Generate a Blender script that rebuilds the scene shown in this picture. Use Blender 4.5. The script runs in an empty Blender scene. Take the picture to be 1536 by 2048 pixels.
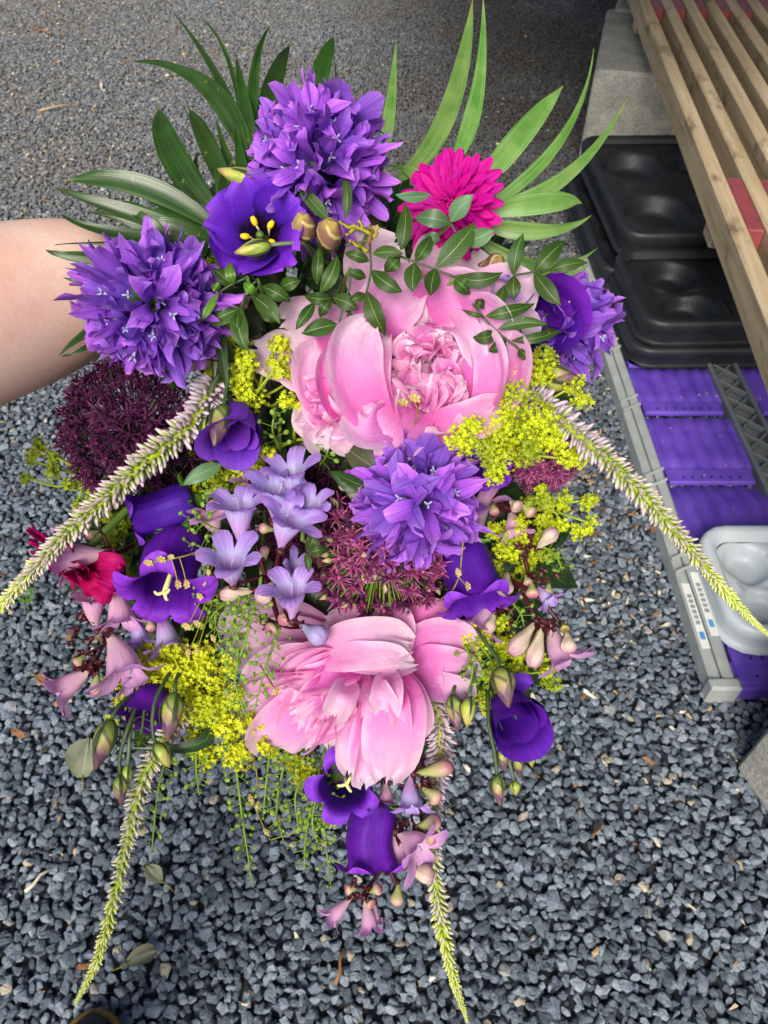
import bpy, math, random
import numpy as np
from mathutils import Vector, Matrix

rng = np.random.RandomState(7)
random.seed(7)
SC = bpy.context.scene
COL = SC.collection
PI = math.pi

# ------------------------------------------------------------------ camera, sky, sun, exposure
TH = math.radians(48.0)
CAM = np.array([0.0, 0.0, 1.5])
RV = np.array([1.0, 0.0, 0.0])
FV = np.array([0.0, math.cos(TH), -math.sin(TH)])
UV_ = np.array([0.0, math.sin(TH), math.cos(TH)])
FPX = 1518.0
cd = bpy.data.cameras.new('camera')
cam = bpy.data.objects.new('camera', cd)
COL.objects.link(cam)
cam.matrix_world = Matrix(((RV[0], UV_[0], -FV[0], CAM[0]), (RV[1], UV_[1], -FV[1], CAM[1]), (RV[2], UV_[2], -FV[2], CAM[2]), (0, 0, 0, 1)))
cd.sensor_fit = 'VERTICAL'
cd.sensor_height = 7.6
cd.lens = 7.6 / (2 * 1024 / FPX)
cd.clip_start = 0.02
cd.clip_end = 200
cd.dof.use_dof = True
cd.dof.focus_distance = 0.415
cd.dof.aperture_fstop = 5.5
SC.camera = cam

W = bpy.data.worlds.new('World')
SC.world = W
W.use_nodes = True
wn = W.node_tree
bgn = wn.nodes['Background']
sky = wn.nodes.new('ShaderNodeTexSky')
sky.sky_type = 'NISHITA'
sky.sun_disc = False
SUN_EL, SUN_AZ = math.radians(41), math.radians(193)   # azimuth clockwise from +Y: behind the photographer, a little to the left
sky.sun_elevation = SUN_EL
sky.sun_rotation = SUN_AZ
sky.air_density = 1.0
sky.dust_density = 3.0
wn.links.new(sky.outputs['Color'], bgn.inputs['Color'])
bgn.inputs['Strength'].default_value = 0.07
sd = bpy.data.lights.new('sun', 'SUN')
sd.energy = 3.0
sd.angle = math.radians(28)
sd.color = (1.0, 0.95, 0.87)
sun = bpy.data.objects.new('sun', sd)
COL.objects.link(sun)
sdir = Vector((math.sin(SUN_AZ) * math.cos(SUN_EL), math.cos(SUN_AZ) * math.cos(SUN_EL), math.sin(SUN_EL)))
sun.rotation_euler = sdir.to_track_quat('Z', 'Y').to_euler()
SC.view_settings.view_transform = 'Standard'
SC.view_settings.look = 'None'
SC.view_settings.exposure = 0.72
SC.view_settings.gamma = 1.0
SC.view_settings.use_curve_mapping = False

# ------------------------------------------------------------------ geometry helpers
def P(px, py, d):
    """the place in the world seen at that spot of the photograph, d metres in front of the lens"""
    return CAM + d * (FV + (px - 768.0) / FPX * RV - (py - 1024.0) / FPX * UV_)

def ground(px, py, z=0.0):
    d = FV + (px - 768.0) / FPX * RV - (py - 1024.0) / FPX * UV_
    return CAM + d * ((z - CAM[2]) / d[2])

def depth(px, py, off=0.0):
    r2 = ((px - 690) / 620.0) ** 2 + ((py - 950) / 720.0) ** 2
    return 0.40 + 0.075 * min(r2, 1.7) + off

def nrm(v):
    v = np.asarray(v, float)
    return v / (np.linalg.norm(v) + 1e-12)

def axis(ax, ay, at):
    """direction: ax to the right, ay down, at towards the photographer"""
    return nrm(ax * RV - ay * UV_ - at * FV)

def frame(pos, ax, roll=0.0):
    z = nrm(ax)
    up = UV_ if abs(np.dot(z, UV_)) < 0.95 else FV
    x = nrm(np.cross(up, z))
    y = np.cross(z, x)
    c, s = math.cos(roll), math.sin(roll)
    x2, y2 = c * x + s * y, -s * x + c * y
    return Matrix(((x2[0], y2[0], z[0], pos[0]), (x2[1], y2[1], z[1], pos[1]), (x2[2], y2[2], z[2], pos[2]), (0, 0, 0, 1)))

def xf(M, v):
    m = np.array(M)
    return np.asarray(v) @ m[:3, :3].T + m[:3, 3]

def smooth_interp(s, S, Y):
    """cubic (Catmull-Rom style) interpolation of Y(S)"""
    S = np.asarray(S, float); Y = np.asarray(Y, float)
    m = np.gradient(Y, S)
    s = np.clip(s, S[0], S[-1])
    i = np.clip(np.searchsorted(S, s, 'right') - 1, 0, len(S) - 2)
    h = S[i + 1] - S[i]
    t = (s - S[i]) / h
    return ((2 * t**3 - 3 * t**2 + 1) * Y[i] + (t**3 - 2 * t**2 + t) * h * m[i] + (-2 * t**3 + 3 * t**2) * Y[i + 1] + (t**3 - t**2) * h * m[i + 1])

def curve_pts(pts, n):
    pts = np.asarray(pts, float)
    S = np.linspace(0, 1, len(pts))
    s = np.linspace(0, 1, n)
    return np.stack([smooth_interp(s, S, pts[:, k]) for k in range(pts.shape[1])], 1)

class G:
    """collects faces of one mesh"""
    def __init__(self):
        self.v, self.f, self.uv, self.n = [], [], [], 0
    def add(self, v, f, uv=None):
        v = np.asarray(v, float).reshape(-1, 3)
        self.v.append(v)
        n = self.n
        self.f.extend([tuple(i + n for i in q) for q in f])
        self.uv.append(np.zeros((len(v), 2)) if uv is None else np.asarray(uv, float).reshape(-1, 2))
        self.n += len(v)
        return self
    def mesh(self, name, mat, smooth=True):
        me = bpy.data.meshes.new(name)
        V = np.concatenate(self.v); U = np.concatenate(self.uv)
        me.from_pydata(V.tolist(), [], self.f)
        uvl = me.uv_layers.new(name='UVMap')
        li = np.empty(len(me.loops), dtype=np.int32)
        me.loops.foreach_get('vertex_index', li)
        uvl.data.foreach_set('uv', U[li].astype(np.float32).ravel())
        if smooth:
            me.polygons.foreach_set('use_smooth', np.ones(len(me.polygons), dtype=bool))
        if mat is not None:
            me.materials.append(mat)
        me.update()
        return me
    def build(self, name, mat, parent=None, smooth=True, kind=None):
        return link(name, self.mesh(name, mat, smooth), parent, kind)

def link(name, me, parent=None, kind=None):
    o = bpy.data.objects.new(name, me)
    COL.objects.link(o)
    if parent is not None:
        o.parent = parent
    if kind:
        o['kind'] = kind
    return o

def thing(name, label, cat, M, group=None):
    o = bpy.data.objects.new(name, None)
    o.empty_display_size = 0.02
    COL.objects.link(o)
    if not isinstance(M, Matrix):
        M = Matrix.Translation(Vector([float(a) for a in M]))
    o.matrix_world = M
    o['label'] = label; o['category'] = cat
    if group:
        o['group'] = group
    return o

def tag(o, label, cat, group=None):
    o['label'] = label; o['category'] = cat
    if group:
        o['group'] = group
    return o

def inv(t):
    return np.array(t.matrix_world.inverted())

def local(t, v):
    m = inv(t)
    return np.asarray(v) @ m[:3, :3].T + m[:3, 3]

def grid_faces(nv, nu, wrap=False):
    F = []
    for i in range(nv - 1):
        for j in range(nu - (0 if wrap else 1)):
            k = (j + 1) % nu
            F.append((i * nu + j, i * nu + k, (i + 1) * nu + k, (i + 1) * nu + j))
    return F

def tube(pts, radii, ns=6, caps=True):
    pts = np.asarray(pts, float)
    n = len(pts)
    radii = np.broadcast_to(np.asarray(radii, float), (n,)) if np.ndim(radii) == 0 or len(np.atleast_1d(radii)) == n else np.linspace(radii[0], radii[-1], n)
    T = np.gradient(pts, axis=0)
    T /= np.linalg.norm(T, axis=1)[:, None] + 1e-12
    a = np.array([0.3, 0.5, 0.81])
    x = nrm(np.cross(T[0], a))
    V = []; UV = []
    for i in range(n):
        x = nrm(x - np.dot(x, T[i]) * T[i])
        y = np.cross(T[i], x)
        for j in range(ns):
            t = 2 * PI * j / ns
            V.append(pts[i] + radii[i] * (math.cos(t) * x + math.sin(t) * y))
            UV.append((j / ns, i / (n - 1)))
    F = grid_faces(n, ns, True)
    if caps:
        F = F + [tuple(range(ns - 1, -1, -1)), tuple((n - 1) * ns + j for j in range(ns))]
    return np.array(V), F, np.array(UV)

def frill(u, v, ruf, ph):
    """waves that run along the rim of a petal, and crumples further in"""
    e = math.atan2(u, 0.25 + v)
    w = max(abs(u) ** 3 * min(1.0, 2.5 * v), v ** 5)
    return ruf * (0.75 * w * math.sin(11 * e + ph[1] + 5 * v * (1 if u > 0 else -1)) + 0.35 * w * math.sin(23 * e + ph[2]) + 0.22 * v * math.sin(7 * u + 9 * v + ph[0]) * math.sin(6 * v + ph[2]))

def petal(L, Wd, prof, th0=0.0, th1=0.0, cup=0.0, ruf=0.0, rfreq=3.0, nv=9, nu=7, tip=0.0, thp=1.0, r=None):
    """a petal from the origin along +Y, its face to +Z; prof = widths from base to tip"""
    r = r or rng
    v = 1 - (1 - np.linspace(0, 1, nv)) ** 1.5
    u = np.linspace(-1, 1, nu)
    th = th0 + (th1 - th0) * v ** thp
    dv = np.diff(v, prepend=0)
    y = np.cumsum(np.cos(th) * dv) * L
    z = np.cumsum(np.sin(th) * dv) * L
    w = np.maximum(smooth_interp(v, np.linspace(0, 1, len(prof)), prof), 0.02) * Wd / 2
    ph = r.rand(3) * 6.28
    Vs = []; UVs = []
    for i in range(nv):
        nz = np.array([0, -math.sin(th[i]), math.cos(th[i])]); ty = np.array([0, math.cos(th[i]), math.sin(th[i])])
        for j in range(nu):
            off = cup * w[i] * u[j] ** 2
            off += ruf * v[i] ** 1.4 * (0.35 + abs(u[j])) * math.sin(rfreq * u[j] * 2 + ph[0] + 2 * v[i]) + 0.5 * ruf * v[i] * math.sin(rfreq * 2.3 * u[j] + ph[1])
            off += frill(u[j], v[i], ruf, ph)
            p = np.array([u[j] * w[i], y[i], z[i]]) + off * nz + ty * (-tip * (1 - abs(u[j])) * v[i] ** 6 * L + ruf * 0.7 * v[i] ** 3 * math.sin(rfreq * 3 * u[j] + ph[2]))
            Vs.append(p); UVs.append((0.5 + 0.5 * u[j], v[i]))
    return np.array(Vs), grid_faces(nv, nu), np.array(UVs)

ROUND = [0.28, 0.62, 0.88, 1.0, 0.97, 0.72, 0.05]
WIDE = [0.35, 0.7, 0.93, 1.0, 1.0, 0.85, 0.3]
LANCE = [0.12, 0.55, 0.95, 1.0, 0.8, 0.45, 0.02]
STRAP = [0.35, 0.7, 0.95, 1.0, 1.0, 0.9, 0.25]
PALM = [0.22, 0.7, 0.95, 1.0, 0.88, 0.6, 0.02]
WHIP = [0.35, 0.9, 1.0, 0.8, 0.55, 0.3, 0.02]

def leaf_world(b, m, t, Wd, prof=LANCE, fold=0.25, twist=0.0, ruf=0.0, nv=9, nu=5, face=None, cup=None):
    """a leaf or petal from b through m to t (world), its face towards the lens unless twisted"""
    b, m, t = (np.asarray(x, float) for x in (b, m, t))
    c = 2 * m - 0.5 * (b + t)
    v = 1 - (1 - np.linspace(0, 1, nv)) ** 1.35
    C = ((1 - v)**2)[:, None] * b + (2 * v * (1 - v))[:, None] * c + (v**2)[:, None] * t
    T = np.gradient(C, axis=0)
    w = np.maximum(smooth_interp(v, np.linspace(0, 1, len(prof)), prof), 0.02) * Wd / 2
    u = np.linspace(-1, 1, nu)
    ph = rng.rand(3) * 6.28
    Vs = []; UVs = []
    for i in range(nv):
        ti = nrm(T[i])
        nf = nrm(CAM - C[i]) if face is None else nrm(face)
        s = nrm(np.cross(ti, nf)); n = np.cross(s, ti)
        a = twist * (0.4 + 0.6 * v[i])
        s2, n2 = math.cos(a) * s + math.sin(a) * n, -math.sin(a) * s + math.cos(a) * n
        for j in range(nu):
            o = fold * w[i] * abs(u[j]) if cup is None else cup * w[i] * (u[j]**2 - 0.3)
            o += ruf * (0.25 + abs(u[j])) * v[i] * math.sin(5 * u[j] + ph[0] + 4 * v[i]) + 0.5 * ruf * v[i] ** 2 * math.sin(11 * u[j] + ph[1])
            if ruf > 0.001:
                o += frill(u[j], v[i], ruf * 1.1, ph)
            Vs.append(C[i] + s2 * u[j] * w[i] + n2 * o + ti * ruf * 0.55 * v[i] ** 3 * (math.sin(4.5 * u[j] + ph[2]) + 0.35 * math.sin(9 * u[j] + ph[0])))
            UVs.append((0.5 + 0.5 * u[j], v[i]))
    return np.array(Vs), grid_faces(nv, nu), np.array(UVs)

def tubular(S, R, Z, notch, q, nl=5, per=6, nt=11, fold=0.0, lip=None, ruf=0.0, r=None):
    """flower of revolution with nl lobes past s = notch; q sets how pointed the lobes are"""
    r = r or rng
    phi = np.linspace(-1, 1, per + 1)[:-1]
    th = []; ph = []
    for k in range(nl):
        for p in phi:
            th.append((k + p / 2) * 2 * PI / nl); ph.append(p)
    th = np.array(th); ph = np.array(ph)
    n = len(th)
    t = np.linspace(0, 1, nt)
    smax = notch + (1 - notch) * np.maximum(1 - np.abs(ph) ** q, 0.0)
    jit = 1 + ruf * r.randn(n)
    Vs = []; UVs = []
    for i in range(nt):
        s = t[i] * smax
        rr = smooth_interp(s, S, R); zz = smooth_interp(s, S, Z)
        over = np.clip(s - notch, 0, 1)
        zz = zz + fold * np.abs(ph) * over
        rr = rr * (1 + (jit - 1) * over * 3)
        if lip is not None:
            zz = zz + lip * over * np.sin(th); 
        for j in range(n):
            Vs.append((rr[j] * math.cos(th[j]), rr[j] * math.sin(th[j]), zz[j])); UVs.append((0.5 + 0.5 * ph[j], s[j]))
    return np.array(Vs), grid_faces(nt, n, True), np.array(UVs)

def lathe(R, Z, n=12, cap=True):
    Vs = [(R[i] * math.cos(2 * PI * j / n), R[i] * math.sin(2 * PI * j / n), Z[i]) for i in range(len(R)) for j in range(n)]
    U = [(j / n, i / (len(R) - 1)) for i in range(len(R)) for j in range(n)]
    F = grid_faces(len(R), n, True)
    if cap:
        F += [tuple(range(n - 1, -1, -1)), tuple((len(R) - 1) * n + j for j in range(n))]
    return np.array(Vs), F, np.array(U)

def rotz(a):
    c, s = math.cos(a), math.sin(a)
    return np.array([[c, -s, 0], [s, c, 0], [0, 0, 1]])

def rotx(a):
    c, s = math.cos(a), math.sin(a)
    return np.array([[1, 0, 0], [0, c, -s], [0, s, c]])

def basis(d, roll=0.0):
    d = nrm(d)
    a = np.array([0, 0, 1.0]) if abs(d[2]) < 0.9 else np.array([1.0, 0, 0])
    x = nrm(np.cross(a, d)); y = np.cross(d, x)
    c, s = math.cos(roll), math.sin(roll)
    return np.stack([c * x + s * y, -s * x + c * y, d], 1)

def mat4(R3, p, s=1.0):
    m = Matrix.Identity(4)
    for i in range(3):
        for j in range(3):
            m[i][j] = float(R3[i, j]) * s
        m[i][3] = float(p[i])
    return m

def rounded_box(sx, sy, sz, b, z0=0.0):
    """box centred in x and y, standing on z0, its edges chamfered"""
    V = []; F = []
    b = min(b, sx * .49, sy * .49, sz * .49)
    for z, k in ((z0, b), (z0 + b, 0), (z0 + sz - b, 0), (z0 + sz, b)):
        X, Y = sx / 2 - k, sy / 2 - k
        c = b * 0.6
        V += [(-X + c, -Y, z), (X - c, -Y, z), (X, -Y + c, z), (X, Y - c, z), (X - c, Y, z), (-X + c, Y, z), (-X, Y - c, z), (-X, -Y + c, z)]
    F = grid_faces(4, 8, True) + [tuple(range(7, -1, -1)), tuple(24 + j for j in range(8))]
    return np.array(V), F

# ------------------------------------------------------------------ materials
def lin(h):
    h = h.lstrip('#')
    c = [int(h[i:i + 2], 16) / 255 for i in (0, 2, 4)]
    return tuple(x / 12.92 if x <= 0.04045 else ((x + 0.055) / 1.055) ** 2.4 for x in c) + (1.0,)

class N:
    def __init__(self, name):
        self.m = bpy.data.materials.new(name)
        self.m.use_nodes = True
        self.t = self.m.node_tree
        self.t.nodes.clear()
        self.out = self.t.nodes.new('ShaderNodeOutputMaterial')
    def n(self, typ, **kw):
        nd = self.t.nodes.new('ShaderNode' + typ)
        for k, v in kw.items():
            setattr(nd, k, v)
        return nd
    def l(self, a, b):
        self.t.links.new(a, b)
    def val(self, sock, v):
        if hasattr(v, 'is_output') or hasattr(v, 'links'):
            self.l(v, sock)
        else:
            sock.default_value = v
    def math(self, op, a, b=0.5, c=None):
        nd = self.n('Math', operation=op)
        self.val(nd.inputs[0], a); self.val(nd.inputs[1], b)
        if c is not None:
            self.val(nd.inputs[2], c)
        return nd.outputs[0]
    def ramp(self, fac, stops):
        nd = self.n('ValToRGB')
        e = nd.color_ramp.elements
        while len(e) < len(stops):
            e.new(0.5)
        for el, (p, c) in zip(e, stops):
            el.position = p; el.color = lin(c) if isinstance(c, str) else c
        self.l(fac, nd.inputs[0])
        return nd.outputs[0]
    def noise(self, vec, scale, detail=3.0, rough=0.55):
        nd = self.n('TexNoise')
        if vec is not None:
            self.l(vec, nd.inputs['Vector'])
        nd.inputs['Scale'].default_value = scale
        nd.inputs['Detail'].default_value = detail
        nd.inputs['Roughness'].default_value = rough
        return nd.outputs[0]
    def rng(self, v, a, b, c, d):
        nd = self.n('MapRange')
        self.l(v, nd.inputs[0])
        for i, x in enumerate((a, b, c, d)):
            nd.inputs[i + 1].default_value = x
        return nd.outputs[0]
    def hsv(self, col, h=0.5, s=1.0, v=1.0):
        nd = self.n('HueSaturation')
        self.val(nd.inputs['Hue'], h); self.val(nd.inputs['Saturation'], s); self.val(nd.inputs['Value'], v)
        self.val(nd.inputs['Color'], col)
        return nd.outputs[0]
    def mix(self, f, a, b, blend='MIX'):
        nd = self.n('MixRGB', blend_type=blend)
        self.val(nd.inputs[0], f); self.val(nd.inputs[1], a); self.val(nd.inputs[2], b)
        return nd.outputs[0]
    def bump(self, h, strength=0.3, dist=0.001):
        nd = self.n('Bump')
        nd.inputs['Strength'].default_value = strength
        nd.inputs['Distance'].default_value = dist
        self.l(h, nd.inputs['Height'])
        return nd.outputs[0]
    def finish(self, col, rough=0.5, normal=None, trans=0.0, spec=0.4, sss=0.0, tcol=None):
        p = self.n('BsdfPrincipled')
        self.val(p.inputs['Base Color'], col)
        self.val(p.inputs['Roughness'], rough)
        p.inputs['Specular IOR Level'].default_value = spec
        if sss:
            p.inputs['Subsurface Weight'].default_value = sss
            p.inputs['Subsurface Radius'].default_value = (0.9, 0.35, 0.2)
            p.inputs['Subsurface Scale'].default_value = 0.008
        if normal is not None:
            self.l(normal, p.inputs['Normal'])
        sh = p.outputs[0]
        if trans:
            tr = self.n('BsdfTranslucent')
            self.val(tr.inputs['Color'], col if tcol is None else tcol)
            if normal is not None:
                self.l(normal, tr.inputs['Normal'])
            mx = self.n('MixShader')
            mx.inputs[0].default_value = trans
            self.l(sh, mx.inputs[1]); self.l(tr.outputs[0], mx.inputs[2])
            sh = mx.outputs[0]
        self.l(sh, self.out.inputs['Surface'])
        return self.m
    def uvs(self):
        tc = self.n('TexCoord')
        sp = self.n('SeparateXYZ')
        self.l(tc.outputs['UV'], sp.inputs[0])
        return tc, sp.outputs[0], sp.outputs[1]

def petal_mat(name, stops, vein=0.16, trans=0.3, rough=0.6, freq=26.0, var=0.10, hue=0.012, mid=0.0, midcol='#2a1060', spec=0.2, rim=None, crumple=0.0):
    k = N(name)
    tc, u, v = k.uvs()
    info = k.n('ObjectInfo')
    cb = k.n('CombineXYZ')
    k.l(k.math('MULTIPLY', u, freq), cb.inputs[0]); k.l(k.math('MULTIPLY', v, 1.8), cb.inputs[1]); k.l(k.math('MULTIPLY', info.outputs['Random'], 40.0), cb.inputs[2])
    streak = k.noise(cb.outputs[0], 1.0, 2.0)
    blot = k.noise(tc.outputs['Object'], 90.0, 3.0)
    fac = k.math('ADD', v, k.rng(blot, 0.3, 0.7, -0.07, 0.07))
    col = k.ramp(fac, stops)
    if mid:
        du = k.math('ABSOLUTE', k.math('SUBTRACT', u, 0.5))
        line = k.rng(du, 0.0, 0.05, mid, 0.0)
        col = k.mix(line, col, lin(midcol))
    if rim:
        ed = k.math('ABSOLUTE', k.math('SUBTRACT', u, 0.5))
        col = k.mix(k.math('MULTIPLY', k.rng(k.math('ADD', ed, k.rng(blot, 0.3, 0.7, -0.05, 0.05)), 0.36, 0.5, 0, 0.85), k.rng(v, 0.2, 0.6, 0, 1)), col, lin(rim))
    val = k.math('MULTIPLY', k.rng(streak, 0.3, 0.7, 1 - vein, 1 + vein), k.rng(info.outputs['Random'], 0, 1, 1 - var, 1 + var))
    hu = k.rng(info.outputs['Random'], 0, 1, 0.5 - hue, 0.5 + hue)
    col = k.hsv(col, hu, 1.0, val)
    nb = k.bump(streak, 0.35, 0.0006)
    if crumple:
        cr = k.noise(tc.outputs['Object'], 75.0, 3.0, 0.6)
        bn = k.n('Bump'); bn.inputs['Strength'].default_value = crumple; bn.inputs['Distance'].default_value = 0.004
        k.l(cr, bn.inputs['Height']); k.l(nb, bn.inputs['Normal']); nb = bn.outputs[0]
    return k.finish(col, rough, nb, trans, spec)

def leaf_mat(name, base, dark, rib, net=True, rough=0.35, trans=0.22, ribw=0.02, spec=0.5, var=0.18):
    k = N(name)
    tc, u, v = k.uvs()
    info = k.n('ObjectInfo')
    du = k.math('ABSOLUTE', k.math('SUBTRACT', u, 0.5))
    big = k.noise(tc.outputs['Object'], 45.0, 3.0)
    col = k.mix(k.rng(big, 0.35, 0.65, 0, 1), lin(dark), lin(base))
    if net:
        w = k.math('SINE', k.math('MULTIPLY', k.math('SUBTRACT', v, k.math('MULTIPLY', du, 0.5)), 62.0))
        h = w
        col = k.mix(k.rng(w, 0.8, 1.0, 0, 0.06), col, lin(rib))
    else:
        w = k.math('SINE', k.math('MULTIPLY', u, 70.0))
        cb = k.n('CombineXYZ')
        k.l(k.math('MULTIPLY', u, 22.0), cb.inputs[0]); k.l(k.math('MULTIPLY', v, 1.2), cb.inputs[1]); k.l(info.outputs['Random'], cb.inputs[2])
        st = k.noise(cb.outputs[0], 1.0, 2.0)
        h = st
        col = k.mix(k.rng(st, 0.45, 0.75, 0, 0.5), col, lin(rib))
    line = k.rng(du, ribw * 0.5, ribw * 1.5, 0.85, 0.0)
    col = k.mix(line, col, lin(rib))
    sp = k.noise(tc.outputs['Object'], 170.0, 2.0)
    col = k.mix(k.rng(sp, 0.70, 0.76, 0, 0.55), col, lin('#8a8a4c'))
    if not net:
        col = k.mix(k.rng(k.math('ADD', v, k.rng(big, 0.3, 0.7, -0.05, 0.05)), 0.95, 1.0, 0, 0.8), col, lin('#9a8a54'))
    col = k.hsv(col, k.rng(info.outputs['Random'], 0, 1, 0.49, 0.512), 1.0, k.rng(info.outputs['Random'], 0, 1, 1 - var, 1 + var))
    return k.finish(col, rough, k.bump(h, 0.06 if net else 0.25, 0.0004), trans, spec)

def plain_mat(name, col, rough=0.5, var=0.12, scale=60.0, spec=0.4, trans=0.0, bump=0.2, bd=0.001):
    k = N(name)
    tc = k.n('TexCoord'); info = k.n('ObjectInfo')
    nz = k.noise(tc.outputs['Object'], scale, 4.0)
    v = k.math('MULTIPLY', k.rng(nz, 0.3, 0.7, 1 - var, 1 + var), k.rng(info.outputs['Random'], 0, 1, 1 - var * .6, 1 + var * .6))
    c = k.hsv(lin(col), 0.5, 1.0, v)
    return k.finish(c, rough, k.bump(nz, bump, bd), trans, spec)

def ramp_mat(name, stops, rough=0.45, spiral=None, trans=0.1, var=0.1, spec=0.4):
    """colour along v, with optional spiral streaks"""
    k = N(name)
    tc, u, v = k.uvs()
    info = k.n('ObjectInfo')
    nz = k.noise(tc.outputs['Object'], 120.0, 3.0)
    col = k.ramp(k.math('ADD', v, k.rng(nz, 0.3, 0.7, -0.08, 0.08)), stops)
    h = nz
    if spiral:
        w = k.math('SINE', k.math('MULTIPLY', k.math('ADD', u, k.math('MULTIPLY', v, spiral[0])), 6.2832 * spiral[1]))
        col = k.mix(k.rng(w, 0.55, 1.0, 0, 0.75), col, lin(spiral[2]))
        h = w
    col = k.hsv(col, 0.5, 1.0, k.rng(info.outputs['Random'], 0, 1, 1 - var, 1 + var))
    return k.finish(col, rough, k.bump(h, 0.3, 0.0006), trans, spec)

M = {}
M['violet'] = petal_mat('violet_petal', [(0.0, '#7664b4'), (0.3, '#804cc2'), (0.65, '#9c5ad4'), (0.9, '#b272de'), (1.0, '#c48ce6')], mid=0.5, midcol='#5a28a8', crumple=0.3, vein=0.18, trans=0.34, hue=0.022, var=0.2)
M['peony'] = petal_mat('pink_petal', [(0.0, '#e468be'), (0.35, '#ea8ad0'), (0.7, '#f0acde'), (0.9, '#f5c8e8'), (1.0, '#fae4f2')], vein=0.06, trans=0.52, freq=20, var=0.06, hue=0.008, rough=0.7, spec=0.12, rim='#f9d8ea', crumple=0.42)
M['peony_deep'] = petal_mat('deep_pink_petal', [(0.0, '#dc4cb0'), (0.4, '#e56cc2'), (0.8, '#ee96d4'), (1.0, '#f5c6e6')], vein=0.06, trans=0.52, freq=18, var=0.06, rough=0.7, spec=0.12, rim='#f5c4e0', crumple=0.42)
M['peony_pale'] = petal_mat('pale_pink_petal', [(0.0, '#e894cc'), (0.4, '#f0b6e0'), (0.8, '#f6d2ea'), (1.0, '#fbecf4')], vein=0.06, trans=0.54, freq=18, var=0.05, rough=0.7, spec=0.12, rim='#fbe2ec', crumple=0.42)
M['magenta'] = petal_mat('magenta_petal', [(0.0, '#6c0048'), (0.3, '#a8027c'), (1.0, '#c20690')], vein=0.16, trans=0.25, freq=10, var=0.1)
M['crimson'] = petal_mat('crimson_petal', [(0.0, '#6a0034'), (0.4, '#a80658'), (1.0, '#c20c70')], vein=0.16, trans=0.25, freq=10, var=0.12)
M['magenta_dark'] = petal_mat('dark_magenta_petal', [(0.0, '#60003c'), (0.6, '#a8047a'), (1.0, '#c00a86')], vein=0.2, trans=0.2, freq=8, var=0.2)
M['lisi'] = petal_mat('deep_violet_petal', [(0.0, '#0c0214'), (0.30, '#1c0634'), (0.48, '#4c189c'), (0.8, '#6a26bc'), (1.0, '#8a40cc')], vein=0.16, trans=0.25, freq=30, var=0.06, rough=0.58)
M['lisi_bud'] = petal_mat('rolled_violet_petal', [(0.0, '#6a3c98'), (0.3, '#6c32b4'), (0.75, '#7838bc'), (1.0, '#8c4cca')], vein=0.14, trans=0.25, freq=30, var=0.1, rough=0.58)
M['lisi_dark'] = petal_mat('dark_violet_petal', [(0.0, '#340f6c'), (0.5, '#4c1492'), (1.0, '#6a26ae')], vein=0.12, trans=0.2, freq=30, var=0.1, rough=0.55)
M['bell'] = petal_mat('bell_petal', [(0.0, '#5a3c98'), (0.25, '#4c1690'), (0.7, '#541696'), (0.86, '#762cb8'), (1.0, '#8e42d0')], vein=0.16, trans=0.2, freq=10, crumple=0.25, var=0.06, rough=0.58, mid=0.3, midcol='#2a0c70')
M['lilac'] = petal_mat('lilac_petal', [(0.0, '#c9a0cf'), (0.35, '#caa2dc'), (0.58, '#c0b8e4'), (0.74, '#b69ae6'), (1.0, '#be8fe2')], vein=0.26, trans=0.35, freq=20, var=0.07, hue=0.01)
M['blush'] = petal_mat('blush_petal', [(0.0, '#e6d4c4'), (0.3, '#dfb4c8'), (0.7, '#dca4d2'), (1.0, '#cf98dc')], vein=0.14, trans=0.35, freq=9, var=0.08, hue=0.01)
M['allium'] = petal_mat('allium_petal', [(0.0, '#220a1e'), (0.5, '#44143c'), (1.0, '#64284f')], vein=0.2, trans=0.15, freq=6, var=0.35, hue=0.02)
M['allium_pink'] = petal_mat('faded_allium_petal', [(0.0, '#5a1c44'), (0.5, '#933a6e'), (1.0, '#b8749a')], vein=0.2, trans=0.2, freq=6, var=0.3, hue=0.02)
M['yellow'] = plain_mat('lime_blossom', '#c8d420', 0.55, 0.22, 220.0, trans=0.3, bump=0.0)
M['yellow_green'] = plain_mat('green_blossom', '#a2b426', 0.55, 0.22, 220.0, trans=0.25, bump=0.0)
M['golden'] = plain_mat('golden_blossom', '#ccd21a', 0.55, 0.22, 220.0, trans=0.25, bump=0.0)
M['stamen'] = plain_mat('yellow_stamen', '#e6c010', 0.5, 0.15, 200)
M['pistil'] = plain_mat('pale_pistil', '#9c98bc', 0.5, 0.1, 200)
M['stigma'] = plain_mat('cream_stigma', '#e0dc88', 0.5, 0.12, 200)
M['stem'] = plain_mat('green_stem', '#5c7a2c', 0.5, 0.2, 80)
M['stem_dark'] = plain_mat('dark_green_stem', '#3c5030', 0.5, 0.2, 80)
M['stem_grey'] = plain_mat('grey_green_stem', '#5a6a4c', 0.5, 0.2, 80)
M['stem_red'] = plain_mat('dark_red_stem', '#4c1422', 0.4, 0.2, 80)
M['calyx_red'] = plain_mat('dark_red_calyx', '#4a1a22', 0.4, 0.3, 120)
M['calyx'] = plain_mat('green_calyx', '#4e6a24', 0.5, 0.25, 120)
M['sepal_dark'] = plain_mat('dark_sepal', '#34402a', 0.5, 0.25, 120)
M['core'] = plain_mat('dark_green_core', '#28301c', 0.6, 0.3, 160)
M['pist'] = leaf_mat('glossy_leaf', '#35521a', '#263f10', '#9aac60', True, 0.5, 0.15, 0.013, 0.3)
M['pist_light'] = leaf_mat('fresh_leaf', '#5f8a1c', '#4a7818', '#8fae4a', True, 0.4, 0.3)
M['pist_grey'] = leaf_mat('grey_green_leaf', '#5f8458', '#4c7048', '#8aa878', True, 0.45, 0.25)
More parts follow.
